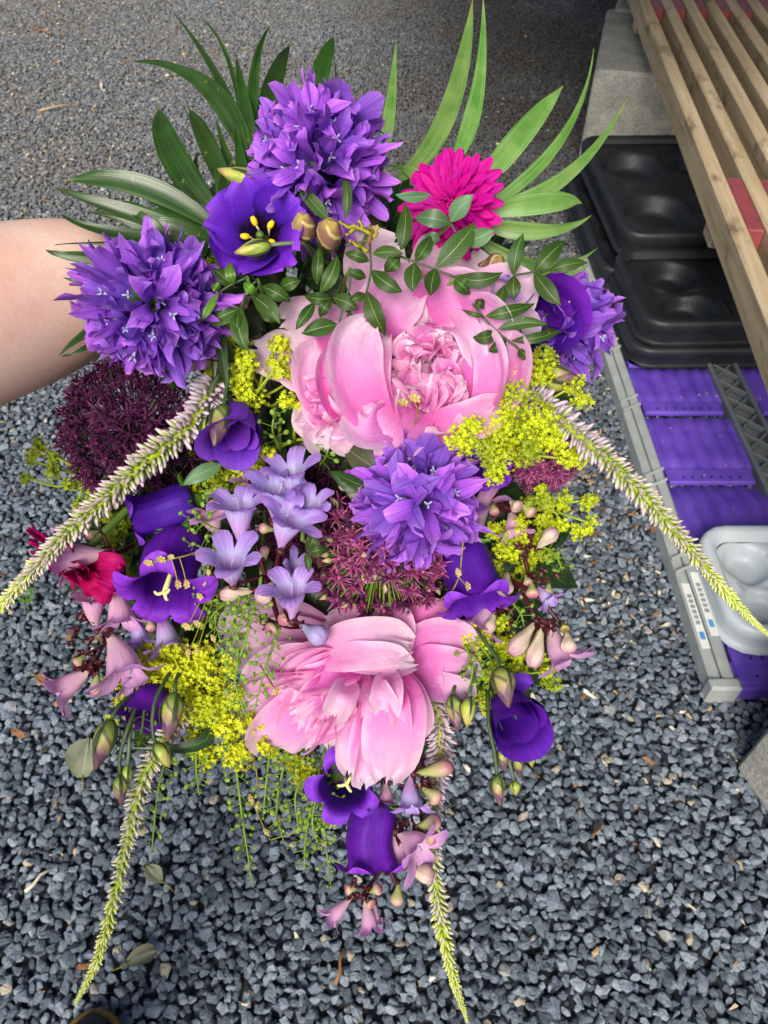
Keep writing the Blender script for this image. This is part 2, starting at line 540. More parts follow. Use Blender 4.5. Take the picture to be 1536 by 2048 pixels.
M['filler'] = leaf_mat('shaded_leaf', '#284418', '#1c3012', '#5a7838', True, 0.4, 0.15)
M['hairy'] = leaf_mat('olive_leaf', '#4c5838', '#3a4428', '#76805a', True, 0.6, 0.1)
M['palm'] = leaf_mat('dark_frond', '#2c4a16', '#1c360c', '#4c6c2c', False, 0.33, 0.18, 0.0)
M['palm_light'] = leaf_mat('pale_frond', '#789a4c', '#4e7c22', '#a4bc84', False, 0.4, 0.3, 0.0)
M['bud_lisi'] = ramp_mat('striped_bud', [(0.0, '#4f6c30'), (0.28, '#98aa4c'), (0.5, '#9a8458'), (0.72, '#6a4860'), (1.0, '#6e5044')], spiral=(0.9, 3.0, '#4e3048'))
M['bud_green'] = ramp_mat('green_bud', [(0.0, '#7c9440'), (0.4, '#a8b84c'), (0.8, '#b0a45c'), (1.0, '#7a5a40')], spiral=(0.6, 2.0, '#7a8a3a'))
M['bud_brown'] = ramp_mat('brown_round_bud', [(0.0, '#7c7040'), (0.3, '#7a5a50'), (0.8, '#84604e'), (1.0, '#a89048')], spiral=(0.8, 3.0, '#c8bc70'))
M['bud_cream'] = ramp_mat('cream_bud', [(0.0, '#b4b07c'), (0.3, '#d8cfae'), (0.7, '#dcc6b4'), (1.0, '#c896ac')], spiral=(0.0, 6.0, '#c8b09c'), trans=0.25)
M['bud_green_pink'] = ramp_mat('pink_tipped_bud', [(0.0, '#8a9a4c'), (0.5, '#b4b878'), (0.85, '#c49a8c'), (1.0, '#b86884')], trans=0.2)
M['bud_blue'] = ramp_mat('lilac_bud', [(0.0, '#b8a4bc'), (0.5, '#a8a8d8'), (1.0, '#a890c8')], spiral=(0.0, 5.0, '#a09cc0'), trans=0.2)
M['ver_lilac'] = ramp_mat('lilac_floret', [(0.0, '#b8b890'), (0.35, '#c8bcc0'), (0.8, '#d6c8d4'), (1.0, '#c498ac')], trans=0.2, var=0.14)
M['ver_white'] = ramp_mat('white_floret', [(0.0, '#8ca428'), (0.45, '#b4c07c'), (0.8, '#dcd0cc'), (1.0, '#c896a8')], trans=0.2, var=0.12)
M['ver_green'] = ramp_mat('lime_floret', [(0.0, '#8ca418'), (0.5, '#c0cc50'), (1.0, '#e4e4b0')], trans=0.2, var=0.14)
M['ver_stem'] = plain_mat('lime_stem', '#8ea020', 0.5, 0.15, 100)
M['pod'] = plain_mat('green_pod', '#7a9c34', 0.45, 0.2, 120, trans=0.25)
M['straw'] = ramp_mat('straw_spikelet', [(0.0, '#a8a050'), (0.5, '#c0b070'), (1.0, '#a87c50')], trans=0.2, spiral=(0.0, 0.0, '#8c7a4a'))
M['twigcol'] = plain_mat('yellow_twig', '#8c8420', 0.6, 0.25, 120)

def skin_mat():
    k = N('skin')
    tc = k.n('TexCoord')
    a = k.noise(tc.outputs['Object'], 22.0, 4.0); b = k.noise(tc.outputs['Object'], 420.0, 3.0)
    c = k.mix(k.rng(a, 0.35, 0.65, 0, 1), lin('#f0bca6'), lin('#f8d6c0'))
    c = k.hsv(c, 0.5, 1.0, k.rng(b, 0.3, 0.7, 0.95, 1.05))
    return k.finish(c, 0.5, k.bump(b, 0.15, 0.0006), 0.0, 0.35, 0.18)
M['skin'] = skin_mat()

def stone_mat():
    k = N('slate_chip')
    tc = k.n('TexCoord'); info = k.n('ObjectInfo')
    nz = k.noise(tc.outputs['Object'], 1.6, 5.0, 0.7)
    c = k.ramp(info.outputs['Random'], [(0.0, '#4c5560'), (0.3, '#65707c'), (0.6, '#788491'), (0.9, '#8e9aa6'), (0.974, '#99a2ab'), (0.986, '#a89f8c'), (1.0, '#c0b6a2')])
    c = k.hsv(c, 0.5, 1.0, k.rng(nz, 0.3, 0.7, 0.72, 1.25))
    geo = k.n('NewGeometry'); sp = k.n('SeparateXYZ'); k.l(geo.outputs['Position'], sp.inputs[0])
    far_shade = k.math('MULTIPLY', k.rng(sp.outputs[0], -0.5, 0.7, 0, 1), k.rng(sp.outputs[1], 1.6, 3.2, 0, 1))  # shade towards the bench, painted into the stone colour as a dark brown tint
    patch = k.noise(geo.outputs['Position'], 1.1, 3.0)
    far_shade = k.math('MULTIPLY', far_shade, k.rng(patch, 0.25, 0.5, 0.35, 1.0))
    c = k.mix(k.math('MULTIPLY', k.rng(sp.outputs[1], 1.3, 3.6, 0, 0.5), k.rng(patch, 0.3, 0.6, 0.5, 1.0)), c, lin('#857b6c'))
    c = k.mix(k.math('MULTIPLY', far_shade, 0.75), c, lin('#3f3a34'))
    return k.finish(c, 0.72, k.bump(nz, 0.5, 0.12), 0.0, 0.35)
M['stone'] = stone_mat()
M['ground'] = plain_mat('gravel_bed', '#2a2e33', 0.9, 0.4, 60, bump=0.6, bd=0.01)
def litter_mat():
    k = N('dry_litter')
    info = k.n('ObjectInfo')
    c = k.ramp(info.outputs['Random'], [(0.0, '#7a5434'), (0.25, '#a0744a'), (0.5, '#c4ad86'), (0.8, '#d0c6ac'), (1.0, '#d6d2c6')])
    return k.finish(c, 0.8, None, 0.15, 0.3)
M['litter'] = litter_mat()

def wood_mat():
    k = N('weathered_timber')
    tc = k.n('TexCoord'); info = k.n('ObjectInfo')
    mp = k.n('Mapping')
    k.l(tc.outputs['Object'], mp.inputs[0])
    mp.inputs['Scale'].default_value = (40, 2.0, 40)
    off = k.n('CombineXYZ'); k.l(k.math('MULTIPLY', info.outputs['Random'], 30.0), off.inputs[1]); k.l(off.outputs[0], mp.inputs['Location'])
    g = k.noise(mp.outputs[0], 1.0, 5.0, 0.6)
    mp2 = k.n('Mapping'); k.l(tc.outputs['Object'], mp2.inputs[0]); mp2.inputs['Scale'].default_value = (14, 5, 14); k.l(off.outputs[0], mp2.inputs['Location'])
    s = k.noise(mp2.outputs[0], 1.0, 4.0, 0.65)
    c = k.ramp(g, [(0.25, '#948264'), (0.5, '#b09c7c'), (0.75, '#c8b698')])
    c = k.mix(k.rng(s, 0.56, 0.70, 0, 0.75), c, lin('#55432e'))
    c = k.mix(k.rng(s, 0.38, 0.25, 0, 0.5), c, lin('#c4b494'))
    return k.finish(c, 0.8, k.bump(g, 0.5, 0.003), 0.0, 0.25)
M['wood'] = wood_mat()
M['red'] = plain_mat('red_plastic_spacer', '#8a4044', 0.5, 0.15, 40)
def concrete_mat():
    k = N('rough_concrete')
    tc = k.n('TexCoord')
    a = k.noise(tc.outputs['Object'], 9.0, 5.0, 0.65); b = k.noise(tc.outputs['Object'], 150.0, 4.0, 0.7)
    c = k.ramp(a, [(0.3, '#83837b'), (0.55, '#9b9b93'), (0.75, '#acaaa1')])
    c = k.hsv(c, 0.5, 1.0, k.rng(b, 0.35, 0.65, 0.6, 1.3))
    return k.finish(c, 0.9, k.bump(b, 0.7, 0.006), 0.0, 0.2)
M['concrete'] = concrete_mat()
M['black_plastic'] = plain_mat('black_plastic', '#1b1d21', 0.52, 0.3, 14, spec=0.4, bump=0.1, bd=0.003)
M['grey_plastic'] = plain_mat('grey_plastic', '#979c9a', 0.55, 0.1, 25, bump=0.15, bd=0.002)
M['grey_dark_plastic'] = plain_mat('dark_grey_plastic', '#62676a', 0.55, 0.12, 25, bump=0.15, bd=0.002)
M['pale_plastic'] = plain_mat('pale_grey_plastic', '#b9c2c8', 0.4, 0.06, 12, spec=0.5, bump=0.05, bd=0.002)
def purple_mat():
    k = N('purple_plastic')
    tc = k.n('TexCoord')
    a = k.noise(tc.outputs['Object'], 16.0, 4.0); b = k.noise(tc.outputs['Object'], 55.0, 3.0, 0.7)
    c = k.mix(k.rng(a, 0.3, 0.7, 0, 1), lin('#50359f'), lin('#6a4cb8'))
    c = k.mix(k.rng(b, 0.66, 0.74, 0, 0.6), c, lin('#7c5a6a'))
    return k.finish(c, 0.55, k.bump(a, 0.2, 0.003), 0.0, 0.4)
M['purple'] = purple_mat()
M['sticker'] = plain_mat('white_sticker', '#d4d6d0', 0.6, 0.05, 30)
M['print'] = plain_mat('grey_print', '#8a8c88', 0.6, 0.1, 30)
M['blue'] = plain_mat('blue_print', '#4c8cc4', 0.6, 0.1, 30)
M['shoe'] = plain_mat('black_leather', '#15171c', 0.45, 0.2, 60)
M['welt'] = plain_mat('tan_welt', '#7c5a2a', 0.6, 0.2, 90)
M['denim'] = plain_mat('dark_denim', '#1c2434', 0.9, 0.2, 400, bump=0.4)

# ------------------------------------------------------------------ ground and gravel
g = G()
g.add([(-60, -40, -0.012), (60, -40, -0.012), (60, 90, -0.012), (-60, 90, -0.012)], [(0, 1, 2, 3)])
g.build('ground', M['ground'], None, False, 'structure')

def hull_stone(k, flat=0.55, n=15):
    r = np.random.RandomState(100 + k)
    p = r.randn(n, 3); p /= np.linalg.norm(p, axis=1)[:, None]
    p *= (0.82 + 0.18 * r.rand(n, 1))
    p *= np.array([1.0, 0.55 + 0.35 * r.rand(), flat * (0.75 + 0.5 * r.rand())])
    import bmesh
    bm = bmesh.new()
    vs = [bm.verts.new(q) for q in p]
    res = bmesh.ops.convex_hull(bm, input=vs)
    bmesh.ops.delete(bm, geom=list({e for e in res['geom_unused'] + res['geom_interior'] if isinstance(e, bmesh.types.BMVert)}), context='VERTS')
    bmesh.ops.bevel(bm, geom=list(bm.edges), offset=0.05, segments=1, affect='EDGES', profile=0.6)
    me = bpy.data.meshes.new('stone')
    bm.to_mesh(me); bm.free()
    me.materials.append(M['stone'])
    return me

def flake(k):
    r = np.random.RandomState(300 + k)
    n = 7
    a = np.sort(r.rand(n)) * 2 * PI
    L = 0.5 + 0.8 * r.rand()
    V = [(0, 0, 0.18)] + [(math.cos(t) * L * (0.7 + 0.5 * r.rand()), math.sin(t) * 0.45 * (0.6 + 0.6 * r.rand()), 0.15 * r.randn()) for t in a]
    me = bpy.data.meshes.new('flake')
    me.from_pydata(V, [], [(0, 1 + i, 1 + (i + 1) % n) for i in range(n)])
    me.materials.append(M['litter'])
    return me

def scatter(name, meshes, pts, rot, scl, mat):
    src = bpy.data.collections.new(name + '_pieces')
    for m in meshes:
        o = bpy.data.objects.new(name + '_piece', m)
        src.objects.link(o)
    me = bpy.data.meshes.new(name)
    me.from_pydata(pts.tolist(), [], [])
    a = me.attributes.new('rot', 'FLOAT_VECTOR', 'POINT'); a.data.foreach_set('vector', rot.astype(np.float32).ravel())
    a = me.attributes.new('scl', 'FLOAT_VECTOR', 'POINT'); a.data.foreach_set('vector', scl.astype(np.float32).ravel())
    o = link(name, me, None, 'stuff')
    ng = bpy.data.node_groups.new(name + '_scatter', 'GeometryNodeTree')
    ng.interface.new_socket('Geometry', in_out='INPUT', socket_type='NodeSocketGeometry')
    ng.interface.new_socket('Geometry', in_out='OUTPUT', socket_type='NodeSocketGeometry')
    gi = ng.nodes.new('NodeGroupInput'); go = ng.nodes.new('NodeGroupOutput')
    ip = ng.nodes.new('GeometryNodeInstanceOnPoints')
    ci = ng.nodes.new('GeometryNodeCollectionInfo')
    ci.inputs['Collection'].default_value = src
    ci.inputs['Separate Children'].default_value = True
    ip.inputs['Pick Instance'].default_value = True
    def att(nm):
        n = ng.nodes.new('GeometryNodeInputNamedAttribute'); n.data_type = 'FLOAT_VECTOR'; n.inputs['Name'].default_value = nm
        return n.outputs['Attribute']
    ng.links.new(gi.outputs[0], ip.inputs['Points'])
    ng.links.new(ci.outputs[0], ip.inputs['Instance'])
    ng.links.new(att('rot'), ip.inputs['Rotation'])
    ng.links.new(att('scl'), ip.inputs['Scale'])
    ng.links.new(ip.outputs[0], go.inputs[0])
    md = o.modifiers.new('scatter', 'NODES'); md.node_group = ng
    return o

def gravel_points(step, z0, zr):
    ys = np.arange(-0.7, 7.6, step * 0.87)
    out = []
    for i, y in enumerate(ys):
        hw = 1.5 + 0.56 * max(y, 0)
        xs = np.arange(-hw, hw, step) + (0.5 * step if i % 2 else 0)
        out.append(np.stack([xs, np.full_like(xs, y), np.full_like(xs, z0)], 1))
    p = np.concatenate(out)
    p[:, :2] += rng.uniform(-0.36, 0.36, (len(p), 2)) * step
    p[:, 2] += rng.uniform(-zr, zr, len(p))
    return p
pa = gravel_points(0.0200, -0.005, 0.002)
pb = gravel_points(0.0184, 0.006, 0.003)
pts = np.concatenate([pa, pb]); n = len(pts)
rot = np.stack([rng.normal(0, 0.33, n), rng.normal(0, 0.33, n), rng.rand(n) * 6.28], 1)
sz = 0.0124 * np.exp(rng.normal(0, 0.20, n))
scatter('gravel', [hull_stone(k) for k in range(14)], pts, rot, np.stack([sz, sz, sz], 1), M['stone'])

# dry litter lies thick beside the trays and to the far left, thin elsewhere
lp = []
def spot(cx, cy, sx, sy, k):
    lp.append(np.stack([rng.normal(cx, sx, k), rng.normal(cy, sy, k)], 1))
spot(0.52, 1.35, 0.12, 0.42, 420); spot(0.55, 2.3, 0.12, 0.5, 260); spot(-1.5, 3.6, 0.75, 0.9, 1800); spot(-0.6, 1.2, 0.22, 0.5, 120); spot(-1.0, 2.2, 0.5, 0.5, 160); spot(-2.2, 5.2, 0.9, 0.8, 1800)
lp.append(np.stack([rng.uniform(-1.8, 1.5, 420), rng.uniform(0.1, 5.5, 420)], 1))
lp = np.concatenate(lp); n = len(lp)
lp = np.concatenate([lp, (0.016 + 0.006 * rng.rand(n))[:, None]], 1)
lt = np.stack([rng.uniform(0.78, 1.15, 46), rng.uniform(0.85, 2.1, 46), np.full(46, 0.0475)], 1)
lp = np.concatenate([lp, lt]); n = len(lp)
s = 0.0075 * np.exp(rng.normal(0, 0.4, n)); s[-46:] *= 0.6
scatter('leaf_litter', [flake(k) for k in range(8)], lp, np.stack([rng.normal(0, 0.35, n), rng.normal(0, 0.35, n), rng.rand(n) * 6.28], 1), np.stack([s, s, s], 1), M['litter'])

# ------------------------------------------------------------------ slatted bench on concrete blocks
BZ = 0.55
bdir = np.array([0.110, 1.0, 0.0]); bdir /= np.linalg.norm(bdir)
bside = np.array([bdir[1], -bdir[0], 0.0])
b0 = ground(1281, 0, BZ); 
bench_rot = math.atan2(-bdir[0], bdir[1])
pitch = float(np.dot(ground(1324, 0, BZ) - b0, bside))
SW, SH = pitch * 0.50, 0.092
yc = (0.25 + 5.35) / 2
org = b0 + bdir * ((yc - b0[1]) / bdir[1])
Mb = Matrix.Translation(Vector((org[0], org[1], 0))) @ Matrix.Rotation(bench_rot, 4, 'Z')
bench = thing('slatted_bench', 'bench of weathered timber slats with red plastic spacers between them', 'bench', Mb)
v, f = rounded_box(SW, 5.1, SH, 0.006, BZ - SH)
# slightly worn edges
v = v.copy()
gs = G().add(v, f)
slat_me = gs.mesh('slat', M['wood'], False)
NS = 9
for i in range(NS):
    o = link('slat', slat_me, bench)
    o.location = (SW / 2 + i * pitch, rng.uniform(-0.01, 0.01), rng.uniform(-0.003, 0.003))
v, f = rounded_box(pitch - SW - 0.004, 0.30, SH - 0.010, 0.004, BZ - SH + 0.003)
sp_me = G().add(v, f).mesh('spacer', M['red'], False)
ys1 = ground(1490, 400, BZ); l1 = float(np.dot(ys1 - org, bdir))
ys2 = ground(1330, 10, BZ); l2 = float(np.dot(ys2 - org, bdir)) + 0.12
for yy in (l1, l2, l1 - 1.75):
    for i in range(NS - 1):
        o = link('spacer', sp_me, bench)
        o.location = (SW + i * pitch + (pitch - SW) / 2, yy, 0)
v, f = rounded_box(NS * pitch - 0.05, 0.09, 0.05, 0.005, BZ - SH - 0.055)
for yy in (l1 + 0.05, l2 + 0.05, l1 - 1.7):
    o = G().add(v, f).build('crossbeam', M['wood'], bench, False)
    o.location = (NS * pitch / 2 - 0.01, yy, 0)

def concrete_block(x, y, rz, sx, sy, sz, z, label):
    import bmesh
    t = thing('concrete_block', label, 'block', Matrix.Translation(Vector((x, y, z))) @ Matrix.Rotation(rz, 4, 'Z'), 'concrete blocks under the bench')
    v, f = rounded_box(sx, sy, sz, 0.012)
    G().add(v, f).build('block_body', M['concrete'], t, False)
    return t
zt = BZ - SH - 0.056
ga, gb = ground(1240, 55), ground(1148, 338)
d = nrm(gb - ga); rzb = math.atan2(d[0], -d[1])
mid = 0.5 * (ga + gb); ln = float(np.linalg.norm(gb - ga))
nx = np.array([-d[1], d[0], 0])
if nx[0] < 0: nx = -nx
c1 = ga + d * (ln * 0.30) + nx * 0.21; c2 = ga + d * (ln * 0.76) + nx * 0.2
concrete_block(c1[0], c1[1], rzb, 0.42, ln * 0.56, zt, 0, 'rough concrete block under the far end of the bench behind black trays')
concrete_block(c2[0] - 0.015, c2[1], rzb + 0.05, 0.40, ln * 0.42, zt - 0.012, 0, 'pale concrete block beside the black trays, its side in view')
gc = ground(1478, 1560)
concrete_block(gc[0] + 0.228, gc[1] - 0.05, 0.35, 0.38, 0.30, zt, 0, 'concrete block at the near end of the bench, at the edge of the gravel')

# ------------------------------------------------------------------ added lean-to roof, unseen above the bench, put in to shade the far gravel
cp = thing('added_shade_roof', 'added boarded roof on posts, out of view, shading the far gravel and bench', 'roof', (0, 0, 0))
for k in range(16):
    v, f = rounded_box(4.0, 0.385, 0.03, 0.004)
    o = G().add(v, f).build('added_roof_board', M['wood'], cp, False)
    o.location = (1.75, 1.15 + k * 0.395, 2.42 + k * 0.012)
for yy in (1.3, 6.9):
    v, f = rounded_box(4.0, 0.09, 0.12, 0.006)
    o = G().add(v, f).build('added_roof_beam', M['wood'], cp, False)
    o.location = (1.75, yy, 2.285 + (yy - 1.15) * 0.0304)
for xx, yy in ((3.65, 1.3), (3.65, 6.9), (2.6, 6.9)):
    v, f = rounded_box(0.09, 0.09, 2.29 + (yy - 1.3) * 0.03, 0.006)
    o = G().add(v, f).build('added_roof_post', M['wood'], cp, False)
    o.location = (xx, yy, 0)

# ------------------------------------------------------------------ plastic trays on the ground
def loop_round(w, l, r, n=5):
    out = []
    for cx, cy, a0 in ((w/2 - r, l/2 - r, 0), (-w/2 + r, l/2 - r, PI/2), (-w/2 + r, -l/2 + r, PI), (w/2 - r, -l/2 + r, 1.5 * PI)):
        for k in range(n):
            a = a0 + PI / 2 * k / (n - 1)
            out.append((cx + r * math.cos(a), cy + r * math.sin(a)))
    return np.array(out)

def plant_tray(x, y, z, rz, w, l, h, cups, mat, label, seed, deep=0.05):
    """thermoformed carry tray: flared skirt, rolled rim, a bed with round pot wells between raised bridges"""
    t = thing('plant_tray', label, 'tray', Matrix.Translation(Vector((x, y, z))) @ Matrix.Rotation(rz, 4, 'Z'), 'thermoformed plant trays under the bench')
    sec = [(-0.004, 0.0), (0.010, 0.0), (0.012, 0.006), (0.004, h * 0.55), (0.0, h - 0.014), (0.004, h - 0.004), (0.010, h), (0.022, h), (0.030, h - 0.004), (0.036, h - 0.014), (0.042, h - 0.022)]
    V = []; 
    for off, zz in sec:
        lp_ = loop_round(w - 2 * off, l - 2 * off, max(0.075 - off, 0.012))
        V.append(np.concatenate([lp_, np.full((len(lp_), 1), zz)], 1))
    m = len(V[0])
    G().add(np.concatenate(V), grid_faces(len(sec), m, True)).build('rim', mat, t)
    nx_, ny_ = 44, 60
    W2, L2 = w - 0.078, l - 0.078
    X, Y = np.meshgrid(np.linspace(-W2 / 2, W2 / 2, nx_), np.linspace(-L2 / 2, L2 / 2, ny_))
    # corner rounding of the bed
    Zb = np.full_like(X, h - 0.026)
    cw, cl = W2 / cups[0], L2 / cups[1]
    fx = (X + W2 / 2) / cw; fy = (Y + L2 / 2) / cl
    dx = (fx - np.floor(np.clip(fx, 0, cups[0] - 1e-6)) - 0.5) * cw; dy = (fy - np.floor(np.clip(fy, 0, cups[1] - 1e-6)) - 0.5) * cl
    rr = np.sqrt(dx**2 + dy**2); R0 = min(cw, cl) * 0.47
    well = 1 / (1 + np.exp((rr - R0 * 0.86) / 0.0045))
    Zb = Zb - deep * well
    # bridges along the cell borders
    brx = np.exp(-((np.abs(dx) - cw / 2) / 0.012) ** 2) * (np.abs(dy) < cl * 0.27); bry = np.exp(-((np.abs(dy) - cl / 2) / 0.012) ** 2) * (np.abs(dx) < cw * 0.27)
    ins = (np.abs(X) < W2 / 2 - 0.02) & (np.abs(Y) < L2 / 2 - 0.02)
    Zb = Zb - 0.016 * np.clip(brx + bry, 0, 1) * ins
    cr = np.clip((np.abs(X) - (W2 / 2 - 0.05)) / 0.05, 0, 1) ** 2 + np.clip((np.abs(Y) - (L2 / 2 - 0.05)) / 0.05, 0, 1) ** 2
    k = np.clip(np.sqrt(np.clip(cr, 1, 2)), 1, 2)
    Xb = np.sign(X) * (np.abs(X) - (np.clip(np.abs(X) - (W2 / 2 - 0.05), 0, None)) * (1 - 1 / k)); Yb = np.sign(Y) * (np.abs(Y) - (np.clip(np.abs(Y) - (L2 / 2 - 0.05), 0, None)) * (1 - 1 / k))
    G().add(np.stack([Xb, Yb, Zb], 2).reshape(-1, 3), grid_faces(ny_, nx_)).build('tray_bed', mat, t)
    return t

# long low tray: grey rails, purple ribbed base panels, grey lattice
TZ = 0.06
x0 = 0.697
ya, yb = float(ground(1420, 1368, TZ)[1]), 2.55
Lg = yb - ya
tr = thing('base_tray', 'long low grey plastic tray with purple ribbed panels and a lattice strip', 'tray', (x0, ya, 0))
for xx in (0.0, 0.0275):
    v, f = rounded_box(0.0258, Lg, TZ - 0.004 * (xx == 0), 0.005)
    v = v + np.array([xx + 0.0129, Lg / 2, 0])
    G().add(v, f).build('edge_rail', M['grey_plastic'], tr, False)
marks = [float(ground(1200 + 60, yy, TZ)[1]) - ya for yy in (1122, 955, 805, 690)]
for mk in marks:
    for dy in (-0.02, 0.02):
        v, f = rounded_box(0.057, 0.009, 0.008, 0.002, TZ - 0.003)
        a = v[:, 0] * 0.25
        G().add(v + np.stack([np.full(len(v), 0.0270), mk + dy + a * 2.0, np.zeros(len(v))], 1), f).build('rail_rib', M['grey_plastic'], tr, False)
cuts = [0.012] + [float(ground(1400, yy, TZ)[1]) - ya for yy in (1305, 945, 808, 715)] + [Lg]
for bx, bw in ((0.0555, 0.252), (0.40, 0.26)):
    for i in range(len(cuts) - 1):
        l = cuts[i + 1] - cuts[i] - 0.012
        if l < 0.02: continue
        nxp, nyp = 40, 8
        X, Y = np.meshgrid(np.linspace(0, bw, nxp), np.linspace(0, l, nyp))
        Z = np.full_like(X, TZ - 0.018) + 0.0022 * np.tanh(3 * np.sin(X / bw * 2 * PI * 6))
        Z[0, :] -= 0.03; Z[-1, :] -= 0.03
        G().add(np.stack([X + bx, Y + cuts[i] + 0.006, Z], 2).reshape(-1, 3), grid_faces(nyp, nxp)).build('purple_panel', M['purple'], tr)
        # perforated band across the joint
        v, f = rounded_box(bw - 0.02, 0.052, 0.016, 0.004, TZ - 0.026)
        bnd = G().add(v + np.array([bx + bw / 2, cuts[i] + 0.0 + (0.02 if i == 0 else 0), 0]), f).build('panel_band', M['purple'], tr, False)
        gh = G()
        for q in range(7):
            vv, ff, uu = lathe([0.0035, 0.0035], [0, 0.0012], 8)
            gh.add(vv + np.array([bx + 0.05 + q * (bw - 0.1) / 6, cuts[i] + (0.02 if i == 0 else 0) - 0.008, TZ - 0.0098]), ff)
        gh.build('drain_hole', M['black_plastic'], bnd, False)
# lattice strip between the purple panels
lx0, lx1 = 0.315, 0.395
for xx in (lx0, lx1):
    v, f = rounded_box(0.014, Lg, TZ - 0.002, 0.004)
    G().add(v + np.array([xx, Lg / 2, 0]), f).build('lattice_rail', M['grey_dark_plastic'], tr, False)
v, f = rounded_box(lx1 - lx0 - 0.016, Lg, 0.02, 0.003)
G().add(v + np.array([(lx0 + lx1) / 2, Lg / 2, 0.012]), f).build('lattice_floor', M['grey_dark_plastic'], tr, False)
v, f = rounded_box(0.008, 0.094, 0.018, 0.002)
bar = G().add(v, f).mesh('lattice_bar', M['grey_dark_plastic'], False)
for q in range(int(Lg / 0.08)):
    for sgn in (1, -1):
        o = link('lattice_bar', bar, tr)
        o.location = ((lx0 + lx1) / 2, 0.05 + q * 0.08, 0.034 + 0.001 * sgn)
        o.rotation_euler = (0, 0, sgn * math.radians(45))
v, f = rounded_box(0.66, 0.02, TZ - 0.012, 0.004)
G().add(v + np.array([0.33 + 0.075 - 0.06, 0.004, 0]), f).build('end_wall', M['purple'], tr, False)
v, f = rounded_box(0.066, 0.03, TZ + 0.006, 0.006)
G().add(v + np.array([0.0275, 0.0, -0.001]), f).build('corner_post', M['grey_plastic'], tr, False)
# printed stickers on the two rails
s0, s1 = float(ground(1410, 1295, TZ)[1]) - ya, float(ground(1370, 1165, TZ)[1]) - ya
for q, xx in enumerate((0.0129, 0.0404)):
    sh = 0.03 * q
    v, f = rounded_box(0.019, s1 - s0, 0.0012, 0.0003, TZ - 0.004 * (q == 0))
    st = G().add(v + np.array([xx, (s0 + s1) / 2 + sh, 0.0002]), f).build('sticker', M['sticker'], tr, False)
    zt_ = TZ - 0.004 * (q == 0) + 0.0014
    def flat(nm, mt, y0, y1, wd):
        v2, f2 = rounded_box(wd, y1 - y0, 0.0006, 0.0002, zt_)
        G().add(v2 + np.array([xx, (y0 + y1) / 2, 0.0002]), f2).build(nm, M[mt], st, False)
    flat('blue_mark', 'blue', s0 + sh + 0.022, s0 + sh + 0.042, 0.011)
    for w_ in range(6):
        yy = s0 + sh + 0.062 + w_ * (s1 - s0 - 0.09) / 6
        flat('print', 'print', yy, yy + 0.010, 0.010)

def tray_at(fl, back, w, z, h, rz, cups, mat, label, seed, deep):
    a = ground(fl[0], fl[1], z + h); b = ground(fl[0], back, z + h)
    l = float(b[1] - a[1])
    return plant_tray(a[0] + w / 2, a[1] + l / 2, z, rz, w, l, h, cups, mat, label, seed, deep)
tray_at((1468, 1270), 1046, 0.50, 0.053, 0.075, 0.0, (3, 2), M['pale_plastic'], 'pale grey thermoformed plant tray standing on the purple panels', 1, 0.044)
tray_at((1262, 700), 545, 0.66, 0.050, 0.065, 0.02, (3, 3), M['black_plastic'], 'black plant tray at the bottom of the nearer black stack, resting on purple panels', 2, 0.03)
tray_at((1285, 645), 492, 0.62, 0.118, 0.08, 0.03, (2, 2), M['black_plastic'], 'black plant tray on top of the stack nearer the purple panels, its big wells showing', 3, 0.06)
tray_at((1200, 540), 330, 0.62, 0.050, 0.085, 0.0, (3, 4), M['black_plastic'], 'lower black plant tray of the farther stack, mostly hidden by the tray above', 4, 0.03)
tray_at((1245, 468), 268, 0.62, 0.138, 0.09, 0.02, (2, 2), M['black_plastic'], 'upper black plant tray in front of the concrete block, half under the bench', 5, 0.065)

# ------------------------------------------------------------------ small things lying on the gravel
def ground_leaf(px, py, L, Wd, rz, mat, label, name='fallen_leaf', prof=ROUND, z=0.024):
    q = ground(px, py, z)
    v, f, u = petal(L, Wd, prof, 0.25, -0.2, 0.25, 0.004, nv=9, nu=7)
    t = thing(name, label, 'leaf', Matrix.Translation(Vector(q)) @ Matrix.Rotation(rz, 4, 'Z'))
    G().add(v, f, u).build('blade', mat, t)
    v, f, u = tube([(0, 0.004, 0.002), (0.003, -0.012, 0.0), (0.002, -0.026, -0.004)], [0.0012, 0.0009], 5)
    G().add(v, f, u).build('stalk', M['twigcol'], t)
M['dead_leaf'] = leaf_mat('dead_leaf', '#8a8c74', '#74785e', '#a4a48c', True, 0.7, 0.1)
M['brown_leaf'] = leaf_mat('brown_leaf', '#9c7048', '#7c5434', '#b48c60', True, 0.7, 0.1)
ground_leaf(165, 1555, 0.085, 0.075, 0.1, M['dead_leaf'], 'round greyish green fallen leaf on the gravel at lower left')
ground_leaf(325, 1765, 0.050, 0.03, 0.9, M['dead_leaf'], 'small pale curled fallen leaf on the gravel beside the hanging flower spike', prof=LANCE)
ground_leaf(70, 1350, 0.045, 0.018, -2.2, M['brown_leaf'], 'narrow brown fallen leaf on the gravel near the pale penstemon flowers', prof=LANCE)
ground_leaf(255, 1925, 0.05, 0.03, -1.2, M['dead_leaf'], 'pale torn fallen leaf on the gravel near the bottom edge', prof=STRAP)
def twig(px, py, L, rz, r, label):
    q = ground(px, py, 0.026)
    v, f, u = tube([(0, -L / 2, 0.0), (0.003, -L / 6, 0.004), (-0.003, L / 6, 0.002), (0.002, L / 2, 0.0)], [r, r * 0.6], 6)
    t = G().add(v, f, u).build('twig', M['litter'], None)
    t.location = q; t.rotation_euler = (0, 0, rz)
    tag(t, label, 'twig', 'twigs on the gravel')
twig(680, 1932, 0.055, -0.25, 0.0035, 'short brown twig on the gravel at the bottom, right of centre')
